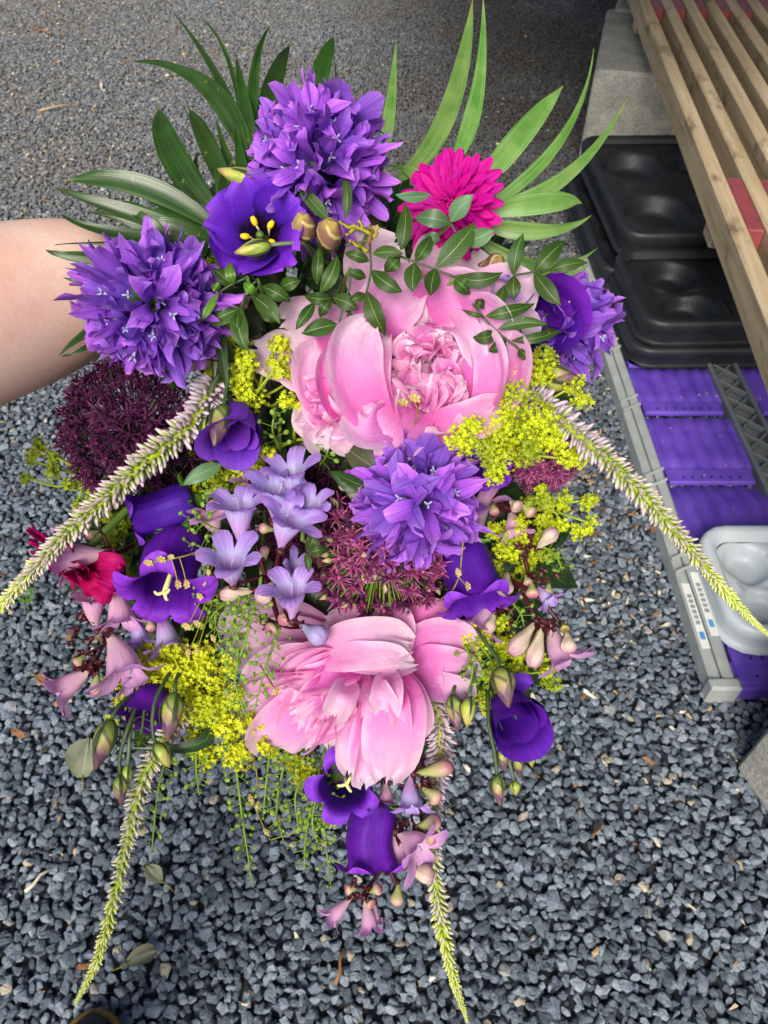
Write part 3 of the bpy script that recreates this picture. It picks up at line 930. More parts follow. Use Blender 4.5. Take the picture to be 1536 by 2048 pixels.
twig(75, 1760, 0.05, -0.7, 0.004, 'split brown twig on the gravel near the left edge')
twig(110, 215, 0.16, -1.0, 0.006, 'long orange brown twig on the far gravel at upper left')
twig(80, 60, 0.22, 0.9, 0.005, 'thin pale twig on the far gravel in the top left corner')
# seedling
q = ground(55, 1220, 0.02)
t = thing('seedling', 'small green seedling with paired leaflets growing through the gravel', 'weed', q)
v, f, u = tube([(0, 0, -0.01), (0.0, 0.01, 0.02), (0.0, 0.045, 0.03)], [0.0014, 0.0008], 5)
G().add(v, f, u).build('stem', M['stem'], t)
for k in range(7):
    sgn = 1 if k % 2 else -1
    v, f, u = petal(0.022, 0.010, LANCE, 0.1, -0.1, 0.2)
    v = v @ rotz(-sgn * 1.1 if k < 6 else 0).T + np.array([0, 0.006 + 0.012 * (k // 2), 0.022 + 0.002 * k])
    G().add(v, f, u).build('leaflet', M['pist_light'], t)

# ------------------------------------------------------------------ the photographer: left arm holding the bouquet, shoe
BIND = P(545, 720, 0.555)
ENDP = P(600, 800, 0.70)
person = thing('person', 'bare left forearm and hand gripping the bouquet stems, dark shoe tip below', 'person', P(-420, 640, 0.34))
def skin_chain():
    V = []; E = []; Rr = []
    def add(p, r, par=None):
        V.append(tuple(float(a) for a in p)); Rr.append(r)
        if par is not None: E.append((par, len(V) - 1))
        return len(V) - 1
    hand_d = nrm(ENDP - BIND)
    root = add(P(300, 592, 0.470), 0.0335)
    a = add(P(172, 572, 0.440), 0.0405, root)
    b = add(P(95, 595, 0.424), 0.0448, a)
    c = add(P(0, 622, 0.405), 0.0475, b)
    c2 = add(P(-140, 660, 0.375), 0.0490, c)
    c3 = add(P(-420, 730, 0.33), 0.0495, c2)
    c4 = add((-0.375, 0.03, 1.235), 0.050, c3)
    add((-0.24, -0.26, 1.40), 0.056, c4)
    w = add(P(395, 625, 0.505), 0.029, root)
    across = nrm(BIND - P(395, 625, 0.505))
    side = hand_d - np.dot(hand_d, across) * across; side = nrm(side)
    front = -nrm(np.cross(across, side))
    if np.dot(front, FV) > 0: front = -front
    palm = add(np.array(V[w]) + across * 0.042 + front * -0.004, 0.027, w)
    for k, (o, ln) in enumerate(((-0.030, 0.9), (-0.010, 1.0), (0.011, 0.96), (0.031, 0.8))):
        kn = add(np.array(V[palm]) + across * 0.030 + side * o - front * 0.012, 0.0115, palm)
        j1 = add(np.array(V[kn]) + across * 0.030 * ln - front * 0.012, 0.0090, kn)
        j2 = add(np.array(V[j1]) + across * 0.020 * ln + front * 0.018, 0.0082, j1)
        j3 = add(np.array(V[j2]) - across * 0.014 * ln + front * 0.014, 0.0072, j2)
        add(np.array(V[j3]) - across * 0.012 * ln - front * 0.002, 0.0062, j3)
    t1 = add(np.array(V[w]) + across * 0.030 + side * -0.022 + front * 0.016, 0.0150, w)
    t2 = add(np.array(V[t1]) + across * 0.030 + side * -0.010 + front * 0.014, 0.0115, t1)
    t3 = add(np.array(V[t2]) + across * 0.026 + side * 0.004 - front * 0.002, 0.0095, t2)
    add(np.array(V[t3]) + across * 0.014 + side * 0.006 - front * 0.004, 0.0075, t3)
    me = bpy.data.meshes.new('arm_cage')
    L = local(person, np.array(V))
    me.from_pydata(L.tolist(), E, [])
    o = bpy.data.objects.new('arm_cage', me); COL.objects.link(o)
    md = o.modifiers.new('skin', 'SKIN')
    sv = me.skin_vertices[0].data
    for i, r in enumerate(Rr):
        sv[i].radius = (r, r)
    sv[0].use_root = True
    md.use_smooth_shade = True
    ss = o.modifiers.new('sub', 'SUBSURF'); ss.levels = 3; ss.render_levels = 3
    dg = bpy.context.evaluated_depsgraph_get()
    m2 = bpy.data.meshes.new_from_object(o.evaluated_get(dg))
    bpy.data.objects.remove(o)
    m2.materials.clear(); m2.materials.append(M['skin'])
    m2.name = 'arm'
    m2.polygons.foreach_set('use_smooth', np.ones(len(m2.polygons), dtype=bool))
    return m2
link('arm', skin_chain(), person)

sx_, sy_ = -0.475, 0.222     # toe of the shoe
def shoe():
    t = bpy.data.objects.new('shoe', None)
    N_ = 26; rows = []
    for i in range(N_):
        s = i / (N_ - 1); y = -0.29 * s
        w = smooth_interp(s, [0, 0.04, 0.12, 0.3, 0.6, 0.85, 0.97, 1], [0.004, 0.026, 0.041, 0.048, 0.036, 0.034, 0.022, 0.004])
        h = smooth_interp(s, [0, 0.05, 0.2, 0.4, 0.6, 0.75, 1], [0.028, 0.040, 0.052, 0.072, 0.098, 0.108, 0.095])
        rows.append((y, w, h))
    V = []; m = 14
    for y, w, h in rows:
        for j in range(m):
            a = PI * j / (m - 1)
            V.append((w * math.cos(a) * (1 - 0.15 * math.sin(a)), y, 0.018 + (h - 0.018) * math.sin(a) ** 0.8))
    up = G().add(V, grid_faces(N_, m)).build('shoe', M['shoe'], person)
    V = []
    for z, g_ in ((0.0, 0.002), (0.008, 0.006), (0.016, 0.007), (0.021, 0.004), (0.0215, -0.004)):
        ring = [(-(w + g_), y + g_ * (1 - 2 * i / N_), z) for i, (y, w, h) in enumerate(rows)] + [((w + g_), y + g_ * (1 - 2 * i / N_), z) for i, (y, w, h) in list(enumerate(rows))[::-1]]
        V += ring
    G().add(V, grid_faces(5, 2 * N_, True)).build('welt', M['welt'], up)
    V, f, u = lathe([0.07, 0.066, 0.072, 0.085, 0.1], [0.07, 0.15, 0.35, 0.6, 0.95], 20, False)
    leg = G().add(V * np.array([0.85, 1, 1]) + np.array([0, -0.22, 0]), f, u).build('trouser_leg', M['denim'], person)
    mw = Matrix.Translation(Vector((sx_, sy_, 0.012))) @ Matrix.Rotation(0.12, 4, 'Z')
    lm = person.matrix_world.inverted() @ mw
    up.matrix_local = lm; leg.matrix_local = lm
shoe()

# ------------------------------------------------------------------ the bouquet: every stem is a thing of its own
GRP = 'stems of the hand-tied bouquet'
CAMF = FV
_sk = [0]
def add_stem(t, base, ax, mat, r0=0.0022, r1=0.0028, n=12):
    """a stem from the flower's base back to where the hand binds the bunch and on to its cut end"""
    _sk[0] += 1
    r = np.random.RandomState(900 + _sk[0])
    base = np.asarray(base, float)
    j = r.normal(0, 0.009, 3)
    bind = BIND + j - np.dot(j, CAMF) * CAMF * 0.3
    end = ENDP + r.normal(0, 0.02, 3) + nrm(ENDP - BIND) * r.uniform(-0.03, 0.03)
    d = np.linalg.norm(bind - base)
    mid = base - nrm(ax) * 0.30 * d + 0.25 * (bind - base) + FV * 0.02
    c = curve_pts(np.array([base, mid * 0.55 + (base * 0.5 + bind * 0.5) * 0.45, bind, end]), n)
    v, f, u = tube(local(t, c), np.linspace(r0, r1, n), 6)
    G().add(v, f, u).build('stem', mat, t)

# ---- clustered bellflowers
def floret_mesh(seed):
    r = np.random.RandomState(seed)
    S = [0, .14, .32, .5, .75, 1]
    sp = r.uniform(0.6, 1.25)
    R = np.array([.0012, .0026, .0048, .0068 + .001 * sp, .0118 * sp, .0165 * sp])
    Z = np.array([0, .0045, .0100, .0150, .0215 - .002 * sp, .0262 - .0045 * sp])
    v, f, u = tubular(S, R, Z, 0.37, 1.2 + 0.25 * r.rand(), 5, 8, 12, fold=0.009 + 0.006 * r.rand(), ruf=0.05, r=r)
    # petals of one flower bend differently
    a = np.arctan2(v[:, 1], v[:, 0])
    over = np.clip(u[:, 1] - 0.4, 0, 1)
    bend = np.interp((a + PI) / (2 * PI), np.linspace(0, 1, 11), np.append(r.normal(0, 0.011, 10), 0))
    v[:, 2] += over * bend
    v[:, :2] *= (1 - over * bend * 18)[:, None]
    return G().add(v, f, u).mesh('floret', M['violet'])
FLO = [floret_mesh(40 + k) for k in range(6)]
v, f, u = tube([(0, 0, 0.004), (0.0005, 0, 0.011), (0.001, 0.0003, 0.0165)], [0.0005, 0.0008], 6)
gp = G().add(v, f, u)
for k in range(3):
    v, f, u = tube([(0.001, 0.0003, 0.0165), (0.001 + 0.002 * math.cos(k * 2.1), 0.002 * math.sin(k * 2.1), 0.0185)], [0.0007, 0.0004], 5)
    gp.add(v, f, u)
PIS = gp.mesh('pistil', M['pistil'])
def calyx_mesh():
    gc_ = G()
    for k in range(5):
        v, f, u = petal(0.010, 0.003, LANCE, 0.35, 0.1, 0.2, nv=6, nu=3)
        v = v + np.array([0, 0.0012, 0])
        v = v @ rotx(PI / 2 - 0.6).T
        gc_.add(v @ rotz(k * 1.2566).T, f, u)
    return gc_.mesh('calyx', M['calyx'])
CAL = calyx_mesh()
def clustered_bellflower(px, py, d, ax, Rpx, n, label, seed, spread=1.9, flat=1.0):
    r = np.random.RandomState(seed)
    pos = P(px, py, d)
    A = axis(*ax)
    t = thing('clustered_bellflower', label, 'flower', frame(pos, A, r.rand() * 6), GRP)
    Rm = Rpx * d / FPX
    R0 = max(Rm - 0.0215, 0.008)
    v, f, u = lathe([0.001, R0 * .7, R0 * .95, R0 * .8, 0.003], [-R0 * .8, -R0 * .5, 0, R0 * .55, R0 * .85], 12)
    G().add(v, f, u).build('flower_head', M['core'], t)
    ga = PI * (3 - math.sqrt(5))
    for i in range(n):
        c = 1 - (i + 0.5) / n * spread
        a = i * ga + r.normal(0, 0.12)
        c = max(min(c + r.normal(0, 0.03), 0.999), -0.95)
        s = math.sqrt(1 - c * c)
        dr = np.array([s * math.cos(a), s * math.sin(a), c * flat])
        dj = nrm(dr + r.normal(0, 0.16, 3))
        sc = r.uniform(0.82, 1.14)
        B = basis(dj, r.rand() * 6.28)
        o = link('floret', FLO[r.randint(6)], t)
        o.matrix_local = mat4(B, dr * R0 * r.uniform(0.8, 1.06), sc)
        q = link('pistil', PIS, o)
        if r.rand() < 0.5:
            q = link('calyx', CAL, o)
    for k in range(6):
        v, f, u = petal(0.045, 0.018, LANCE, -0.2, -0.9, 0.15, 0.001)
        v = v + np.array([0, 0.004, -R0 * .7])
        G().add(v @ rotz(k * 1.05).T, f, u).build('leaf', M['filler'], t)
    add_stem(t, pos - A * R0 * .7, A, M['stem_grey'], 0.003, 0.003)
    return t
clustered_bellflower(634, 332, 0.392, (0.02, -0.20, 1), 132, 50, 'round violet bellflower cluster at the top of the bouquet, above the open dark purple bloom', 11)
clustered_bellflower(306, 614, 0.376, (-0.15, 0.05, 1), 128, 50, 'round violet bellflower cluster lying against the wrist', 12)
tC = clustered_bellflower(836, 1008, 0.388, (0.25, 0.55, 0.8), 112, 40, 'drooping violet bellflower cluster on a hairy stalk, between the two pink peonies', 13, spread=1.55)
clustered_bellflower(1118, 652, 0.440, (0.55, 0.05, 0.8), 88, 28, 'small violet bellflower cluster at the right edge, half behind a dark purple bloom', 14)
# the hairy stalk and leaf above the drooping cluster
v, f, u = tube(local(tC, curve_pts([P(818, 985, .40), P(800, 935, .398), P(840, 880, .42), P(900, 800, .47)], 12)), [0.0042, 0.0034], 7)
G().add(v, f, u).build('stalk', M['hairy'], tC)
for b, m, e, w in (((795, 968, .392), (740, 930, .385), (682, 888, .40), 62), ((850, 905, .40), (890, 880, .40), (930, 872, .405), 44), ((800, 960, .398), (760, 975, .39), (705, 985, .392), 34)):
    v, f, u = leaf_world(P(*b), P(*m), P(*e), w * .39 / FPX, LANCE, 0.2, 0.2, 0.001)
    G().add(local(tC, v), f, u).build('leaf', M['hairy'], tC)

# ---- peonies
def peony_facing(px, py, d, ax, Rpx, label, seed):
    r = np.random.RandomState(seed)
    pos = P(px, py, d); A = axis(*ax)
    t = thing('peony', label, 'flower', frame(pos, A, 0.0), GRP)
    Rm = Rpx * d / FPX
    def ring(n, L, Wd, el0, el1, rad, z, cup, ruf, mat, prof, a0=0.0, aj=0.12, nv=15, nu=15, rf=2.6, tip=0.02):
        for k in range(n):
            l = L * r.uniform(0.9, 1.1); w = Wd * r.uniform(0.88, 1.12)
            v, f, u = petal(l, w, prof, el0 + r.normal(0, 0.08), el1 + r.normal(0, 0.14), cup * r.uniform(0.8, 1.2), ruf, rf, nv, nu, tip, 1.2, r)
            v = v + np.array([0, rad, z + r.normal(0, 0.0012)])
            a = a0 + k * 2 * PI / n + r.normal(0, aj)
            G().add(v @ rotz(a).T, f, u).build('petal', mat, t)
    ring(8, Rm * .95, Rm * 1.0, 0.35, 0.25, 0.006, -0.020, 0.4, 0.0026, M['peony_deep'], WIDE, 0.1)
    ring(7, Rm * .95, Rm * .95, 0.75, 0.75, 0.012, -0.018, 0.45, 0.0026, M['peony'], WIDE, 0.4)
    ring(10, Rm * .70, Rm * .50, 0.70, 1.15, 0.013, -0.012, 0.6, 0.0032, M['peony_pale'], ROUND, 0.3, 0.3, 12, 15, 2.6)
    ring(10, Rm * .60, Rm * .40, 0.85, 1.35, 0.010, -0.010, 0.7, 0.0034, M['peony'], ROUND, 0.0, 0.4, 12, 15, 2.8)
    ring(9, Rm * .50, Rm * .34, 0.9, 1.45, 0.006, -0.008, 0.8, 0.0034, M['peony_deep'], ROUND, 0.5, 0.5, 12, 15, 3.0)
    ring(9, Rm * .46, Rm * .28, 1.05, 1.5, 0.0035, -0.007, 0.9, 0.0032, M['peony'], ROUND, 0.2, 0.5, 12, 15, 3.2)
    ring(5, Rm * .42, Rm * .24, 1.2, 1.6, 0.001, -0.006, 0.9, 0.0030, M['peony_pale'], ROUND, 0.2, 0.5, 12, 15, 3.2)
    for k in range(4):
        v, f, u = petal(0.03, 0.022, ROUND, -0.3, -0.2, 0.3)
        G().add((v + np.array([0, 0.003, -0.028])) @ rotz(k * 1.57).T, f, u).build('sepal', M['calyx'], t)
    add_stem(t, pos - A * 0.028, A, M['stem'], 0.003, 0.003)
    return t, Rm
tP, Rm = peony_facing(862, 735, 0.400, (0.02, -0.02, 1), 128, 'big open pink peony facing the camera, in the upper middle of the bouquet', 21)
for b, m, e, w, off, mt, cup, tw in (
    # pale guard petals at the back
    ((800, 620), (765, 540), (795, 486), 170, .006, 'peony_pale', .3, 0), ((870, 610), (900, 545), (925, 500), 180, .008, 'peony_pale', .3, .1), ((930, 640), (1000, 598), (1045, 632), 150, .004, 'peony_pale', .3, 0),
    ((930, 710), (1005, 690), (1054, 700), 170, .006, 'peony_pale', .35, 0), ((920, 770), (985, 800), (1018, 790), 130, .004, 'peony_pale', .4, 0), ((640, 745), (570, 715), (508, 690), 110, .010, 'peony_pale', .3, 0),
    ((720, 700), (635, 655), (566, 652), 120, .000, 'peony_pale', .35, .1), ((690, 760), (620, 745), (578, 720), 100, -.003, 'peony', .4, 0), ((720, 800), (650, 835), (606, 800), 110, .000, 'peony_pale', .35, .1),
    ((730, 800), (670, 850), (652, 900), 110, -.004, 'peony_pale', .35, 0), ((760, 830), (715, 870), (700, 893), 100, -.008, 'peony_pale', .4, .2), ((800, 850), (765, 890), (768, 915), 80, -.004, 'peony_pale', .4, .2),
    ((880, 850), (930, 880), (940, 905), 110, .004, 'peony_pale', .3, 0), ((850, 860), (850, 885), (830, 905), 100, .004, 'peony_deep', .4, 0),
    # frilled folds on the left
    ((700, 850), (632, 775), (642, 690), 80, -.012, 'peony', .7, .3), ((720, 850), (668, 780), (676, 700), 76, -.016, 'peony_deep', .8, -.2), ((700, 860), (650, 830), (628, 780), 70, -.010, 'peony_pale', .7, .3),
    # broad smooth petals round the cup
    ((782, 872), (712, 755), (738, 642), 112, -.028, 'peony', .55, 0), ((800, 860), (756, 770), (775, 668), 60, -.016, 'peony', .6, .3),
    ((760, 700), (770, 620), (850, 565), 130, -.010, 'peony', .45, 0), ((830, 640), (900, 595), (960, 620), 120, -.012, 'peony', .4, 0), ((900, 660), (955, 640), (985, 700), 110, -.014, 'peony', .5, .2),
    ((880, 850), (975, 770), (985, 675), 150, -.014, 'peony_deep', .5, 0), ((930, 850), (985, 760), (960, 650), 74, -.020, 'peony', .6, .5), ((880, 650), (930, 660), (950, 740), 60, -.018, 'peony_pale', .6, .4),
    ((800, 830), (745, 850), (718, 828), 90, -.026, 'peony', .5, .2), ((850, 800), (790, 860), (755, 876), 130, -.022, 'peony', .35, 0), ((830, 850), (930, 846), (1002, 806), 84, -.022, 'peony', .45, .2), ((850, 840), (890, 860), (880, 880), 90, -.018, 'peony_pale', .4, 0)):
    d = 0.402 + off
    w = w * 0.92
    v, f, u = leaf_world(P(*b, d + 0.012), P(*m, d - 0.006), P(*e, d), w * 0.4 / FPX, WIDE, 0.0, tw, 0.0022, 18, 15, cup=cup)
    G().add(local(tP, v), f, u).build('petal', M[mt], tP)

r2 = np.random.RandomState(78)
for k in range(30):
    a = math.radians(r2.uniform(0, 360)); q = r2.uniform(0.3, 1.0)
    ex, ey = 862 + math.cos(a) * 84 * q, 735 + math.sin(a) * 98 * q
    bx, by = 862 + math.cos(a) * 22 * q + r2.normal(0, 5), 735 + math.sin(a) * 26 * q + r2.normal(0, 5)
    v, f, u = leaf_world(P(bx, by, .404), P((bx + ex) / 2 + r2.normal(0, 6), (by + ey) / 2 + r2.normal(0, 6), .392 - .004 * q), P(ex, ey, .384 - .004 * q + r2.normal(0, .002)), r2.uniform(46, 76) * .4 / FPX, ROUND, 0, r2.normal(0, .5), .0016, 13, 11, cup=r2.uniform(.4, 1.0))
    G().add(local(tP, v), f, u).build('petal', M[('peony', 'peony_deep', 'peony', 'peony_deep', 'peony_pale')[k % 5]], tP)
for k in range(16):
    bx, by = 850 + r2.uniform(-45, 60), 812 + r2.normal(0, 14)
    a = math.radians(r2.uniform(225, 330)); q = r2.uniform(40, 80)
    ex, ey = bx + math.cos(a) * q, by + math.sin(a) * q
    v, f, u = leaf_world(P(bx, by, .394), P((bx + ex) / 2, (by + ey) / 2, .380), P(ex, ey, .378 + r2.normal(0, .003)), r2.uniform(44, 70) * .4 / FPX, ROUND, 0, r2.normal(0, .5), .0018, 13, 11, cup=r2.uniform(.5, .9))
    G().add(local(tP, v), f, u).build('petal', M[('peony', 'peony_deep', 'peony_pale')[k % 3]], tP)
for k in range(14):
    bx, by = 690 + r2.normal(0, 16), 800 + r2.normal(0, 36)
    a = math.radians(r2.uniform(150, 260)); q = r2.uniform(50, 100)
    ex, ey = bx + math.cos(a) * q, by + math.sin(a) * q
    v, f, u = leaf_world(P(bx, by, .402), P((bx + ex) / 2, (by + ey) / 2, .388), P(ex, ey, .388 + r2.normal(0, .003)), r2.uniform(44, 76) * .4 / FPX, ROUND, 0, r2.normal(0, .5), .0017, 13, 11, cup=r2.uniform(.5, .9))
    G().add(local(tP, v), f, u).build('petal', M[('peony', 'peony_pale', 'peony_deep')[k % 3]], tP)

def peony_hanging(label):
    pos = P(700, 1290, 0.430)
    t = thing('peony', label, 'flower', pos, GRP)
    #      base         mid          tip        width depth  mat   cup  twist
    L = [((690, 1290), (560, 1290), (470, 1340), 120, 0.436, 'peony_pale', .3, .1), ((680, 1280), (540, 1240), (440, 1270), 110, 0.442, 'peony_pale', .3, 0), ((640, 1320), (555, 1330), (500, 1390), 90, 0.424, 'peony_pale', .5, .3),
         ((690, 1330), (560, 1400), (486, 1420), 110, 0.424, 'peony', .45, .15), ((690, 1350), (580, 1440), (535, 1492), 110, 0.418, 'peony', .5, .1),
         ((560, 1430), (520, 1450), (488, 1462), 44, 0.436, 'peony_pale', .3, 0), ((590, 1450), (550, 1470), (508, 1484), 44, 0.434, 'peony_pale', .3, 0),
         # wide petals on the right and the veil over the top
         ((790, 1340), (880, 1300), (925, 1330), 130, 0.418, 'peony', .45, 0), ((790, 1310), (850, 1250), (895, 1250), 100, 0.428, 'peony_deep', .4, 0), ((800, 1330), (880, 1345), (952, 1362), 110, 0.416, 'peony', .35, -.1), ((820, 1360), (900, 1378), (938, 1395), 60, 0.412, 'peony_pale', .4, .2),
         ((660, 1340), (680, 1270), (650, 1240), 110, 0.424, 'peony', .4, 0), ((730, 1340), (760, 1270), (745, 1222), 140, 0.416, 'peony', .35, 0), ((610, 1318), (720, 1290), (822, 1290), 100, 0.400, 'peony_pale', .45, .25), ((650, 1310), (740, 1318), (830, 1330), 64, 0.398, 'peony_pale', .5, .3),
         # the long smooth petal and its neighbours
         ((795, 1350), (790, 1440), (770, 1560), 118, 0.388, 'peony', .22, 0), ((800, 1340), (826, 1420), (826, 1490), 70, 0.402, 'peony_pale', .5, .4), ((780, 1340), (775, 1390), (770, 1440), 60, 0.384, 'peony_pale', .5, -.2),
         ((750, 1390), (735, 1470), (722, 1562), 70, 0.398, 'peony', .6, .3), ((740, 1420), (705, 1490), (700, 1545), 50, 0.396, 'peony_pale', .8, -.5), ((760, 1470), (740, 1530), (728, 1572), 60, 0.402, 'peony_pale', .5, .2)]
    r2 = np.random.RandomState(77)
    # crumpled inner petals fanning out to the lower left
    for k in range(46):
        a = math.radians(r2.uniform(78, 184)); q = r2.uniform(0.45, 1.0)
        lx, ly = math.cos(a) * 190 * q, math.sin(a) * 185 * q
        bx, by = 715 + 0.18 * lx + r2.normal(0, 14), 1320 + 0.16 * ly + r2.normal(0, 8)
        ex, ey = 715 + lx, 1345 + ly
        ln_ = math.hypot(ex - bx, ey - by)
        L.append(((bx, by), ((bx + ex) / 2 + r2.normal(0, 12), (by + ey) / 2 + r2.normal(0, 12)), (ex, ey), min(r2.uniform(44, 84), 30 + ln_ * .6), 0.392 + 0.026 * q + r2.normal(0, .003), ('peony', 'peony_pale', 'peony_deep', 'peony')[k % 4], r2.uniform(.4, 1.0), r2.normal(0, .55)))
    for k in range(3):
        a = math.radians(r2.uniform(60, 150)); q = r2.uniform(50, 90)
        bx, by = 735 + r2.normal(0, 25), 1365 + r2.normal(0, 20)
        L.append(((bx, by), (bx + math.cos(a) * q * .5, by + math.sin(a) * q * .5), (bx + math.cos(a) * q, by + math.sin(a) * q), r2.uniform(34, 60), 0.386 + r2.normal(0, .003), ('peony_pale', 'peony')[k % 2], r2.uniform(.6, 1.1), r2.normal(0, .6)))
    for b, m, e, w, d, mt, cup, tw in L:
        v, f, u = leaf_world(P(*b, d + 0.012), P(*m, d - 0.006), P(*e, d + 0.004), w * 0.41 / FPX, WIDE, 0.0, tw, 0.0024 if w > 90 else 0.0017, 16, 13, cup=cup * (0.55 if w > 80 else 1.0))
        G().add(local(t, v), f, u).build('petal', M[mt], t)
    for k in range(4):
        v, f, u = petal(0.03, 0.022, ROUND, -0.3, -0.2, 0.3)
        m3 = np.array(frame(P(745, 1275, 0.452), axis(-.2, .6, .7)))
        v = (v + np.array([0, 0.003, 0])) @ rotz(k * 1.57).T
        G().add(local(t, v @ m3[:3, :3].T + m3[:3, 3]), f, u).build('sepal', M['calyx'], t)
    add_stem(t, P(750, 1270, 0.455), axis(0, .6, .7), M['stem'], 0.003, 0.003)
    return t
peony_hanging('big loose pink peony hanging down at the bottom of the bouquet')

# ---- gerbera daisies
def gerbera(px, py, d, ax, Rpx, mats, label, seed, roll=0.0):
    r = np.random.RandomState(seed)
    pos = P(px, py, d); A = axis(*ax)
    t = thing('gerbera', label, 'flower', frame(pos, A, roll), GRP)
    Rm = Rpx * d / FPX
    me = []
    for k in range(4):
        v, f, u = petal(Rm, Rm * 0.27, [0.5, 0.8, 1, 1, 1, 0.9, 0.35], 0.22, -0.12, 0.25, 0.0006, nv=10, nu=7, r=r)
        me.append(G().add(v + np.array([0, 0.003, 0]), f, u).mesh('petal', M[mats[0]]))
    for n, s, el, z in ((22, 1.0, 0.0, 0.0), (22, 0.90, 0.12, 0.002), (20, 0.70, 0.28, 0.004), (18, 0.46, 0.5, 0.005)):
        for k in range(n):
            o = link('petal', me[r.randint(4)], t)
            a = k * 2 * PI / n + r.normal(0, 0.05)
            B = rotz(a) @ rotx(el + r.normal(0, 0.07))
            o.matrix_local = mat4(B, (0, 0, z + r.normal(0, 0.0005)), s * r.uniform(0.93, 1.06))
    gd = G()
    for k in range(150):
        rr = Rm * 0.25 * math.sqrt(r.rand()); a = r.rand() * 6.28
        p = np.array([rr * math.cos(a), rr * math.sin(a), 0.003])
        dd = nrm(np.array([p[0] * 40, p[1] * 40, 1.0]) + r.normal(0, .15, 3))
        v, f, u = tube([p, p + dd * 0.004, p + dd * 0.0075], [0.0007, 0.0004], 4)
        gd.add(v, f, u)
    gd.build('flower_disc', M[mats[1]], t, True, 'stuff')
    v, f, u = lathe([0.002, 0.008, 0.009, 0.004], [-0.009, -0.006, -0.001, 0.001], 12)
    G().add(v, f, u).build('calyx', M['calyx'], t)
    add_stem(t, pos - A * 0.008, A, M['stem'], 0.0025, 0.0025)
    return t
gerbera(903, 412, 0.405, (-0.5, 0.10, 1), 100, ('magenta', 'magenta_dark'), 'bright magenta gerbera at upper right, green leaflets over its centre', 31)
tG = gerbera(160, 1118, 0.408, (-0.45, 0.70, 0.25), 105, ('crimson', 'magenta_dark'), 'dark crimson gerbera seen from its side, under the long flower spike at the left', 32)

for b, m, e, w in (((172, 1128), (215, 1122), (249, 1134), 36), ((172, 1140), (200, 1178), (224, 1196), 42), ((165, 1135), (180, 1165), (188, 1188), 40), ((150, 1125), (128, 1128), (98, 1120), 36), ((182, 1135), (225, 1146), (243, 1150), 36), ((180, 1138), (215, 1160), (236, 1172), 34)):
    v, f, u = leaf_world(P(*b, .400), P(*m, .388), P(*e, .392), w * .39 / FPX, [0.5, 0.8, 1, 1, 1, 0.9, 0.35], .15, .2, .0006, 10, 7)
    G().add(local(tG, v), f, u).build('petal', M['crimson'], tG)

# ---- lisianthus
BUDM = {}
def bud_mesh(name, prof, L, Rr, mat, n=10, tw=1.2):
    k = 11
    s = np.linspace(0, 1, k)
    R = np.maximum(smooth_interp(s, np.linspace(0, 1, len(prof)), prof), 0.02) * Rr
    V = []; U = []
    for i in range(k):
        for j in range(n):
            a = 2 * PI * j / n + tw * s[i]
            rr = R[i] * (1 + 0.10 * math.sin(2.5 * (2 * PI * j / n)) * s[i])
            V.append((rr * math.cos(a), rr * math.sin(a), s[i] * L)); U.append((j / n, s[i]))
    return G().add(V, grid_faces(k, n, True) + [tuple(range(n - 1, -1, -1)), tuple((k - 1) * n + j for j in range(n))], U).mesh(name, mat)
SPIN = [0.35, 0.85, 1.0, 0.92, 0.7, 0.42, 0.1]
EGG = [0.45, 0.9, 1.0, 0.98, 0.8, 0.45]
TEAR = [0.25, 0.4, 0.55, 0.8, 1.0, 0.95, 0.5]
def bud(t, b, e, rpx, mat, prof=SPIN, sep=True, stalk=None, name='bud', smat='stem_grey', sepm='sepal_dark', tw=1.2):
    """a bud from b to e (picture places with depth), on a stalk through the given places"""
    pb, pe = P(*b), P(*e)
    L = float(np.linalg.norm(pe - pb))
    me = bud_mesh(name, prof, L, rpx * b[2] / FPX, M[mat], tw=tw)
    o = link(name, me, t)
    o.matrix_local = t.matrix_world.inverted() @ mat4(basis(pe - pb, rng.rand() * 6), pb)
    if sep:
        gs_ = G()
        for k in range(5):
            v, f, u = petal(L * 0.74, L * 0.085, LANCE, 0, 0, 0.1, nv=8, nu=3)
            v = v @ rotx(PI / 2 - 0.05).T
            s = v[:, 2] / L
            rad = np.maximum(smooth_interp(np.clip(s, 0, 1), np.linspace(0, 1, len(prof)), prof), 0.02) * rpx * b[2] / FPX * 1.12 + 0.0004
            v[:, 1] += rad
            gs_.add(v @ rotz(k * 1.2566).T, f, u)
        gs_.build('sepals', M[sepm], o)
    if stalk:
        c = curve_pts([pb] + [P(*q) for q in stalk], 9)
        v, f, u = tube(local(t, c), [0.0010, 0.0012], 6)
        G().add(v, f, u).build('bud_stalk', M[smat], t)
    return o

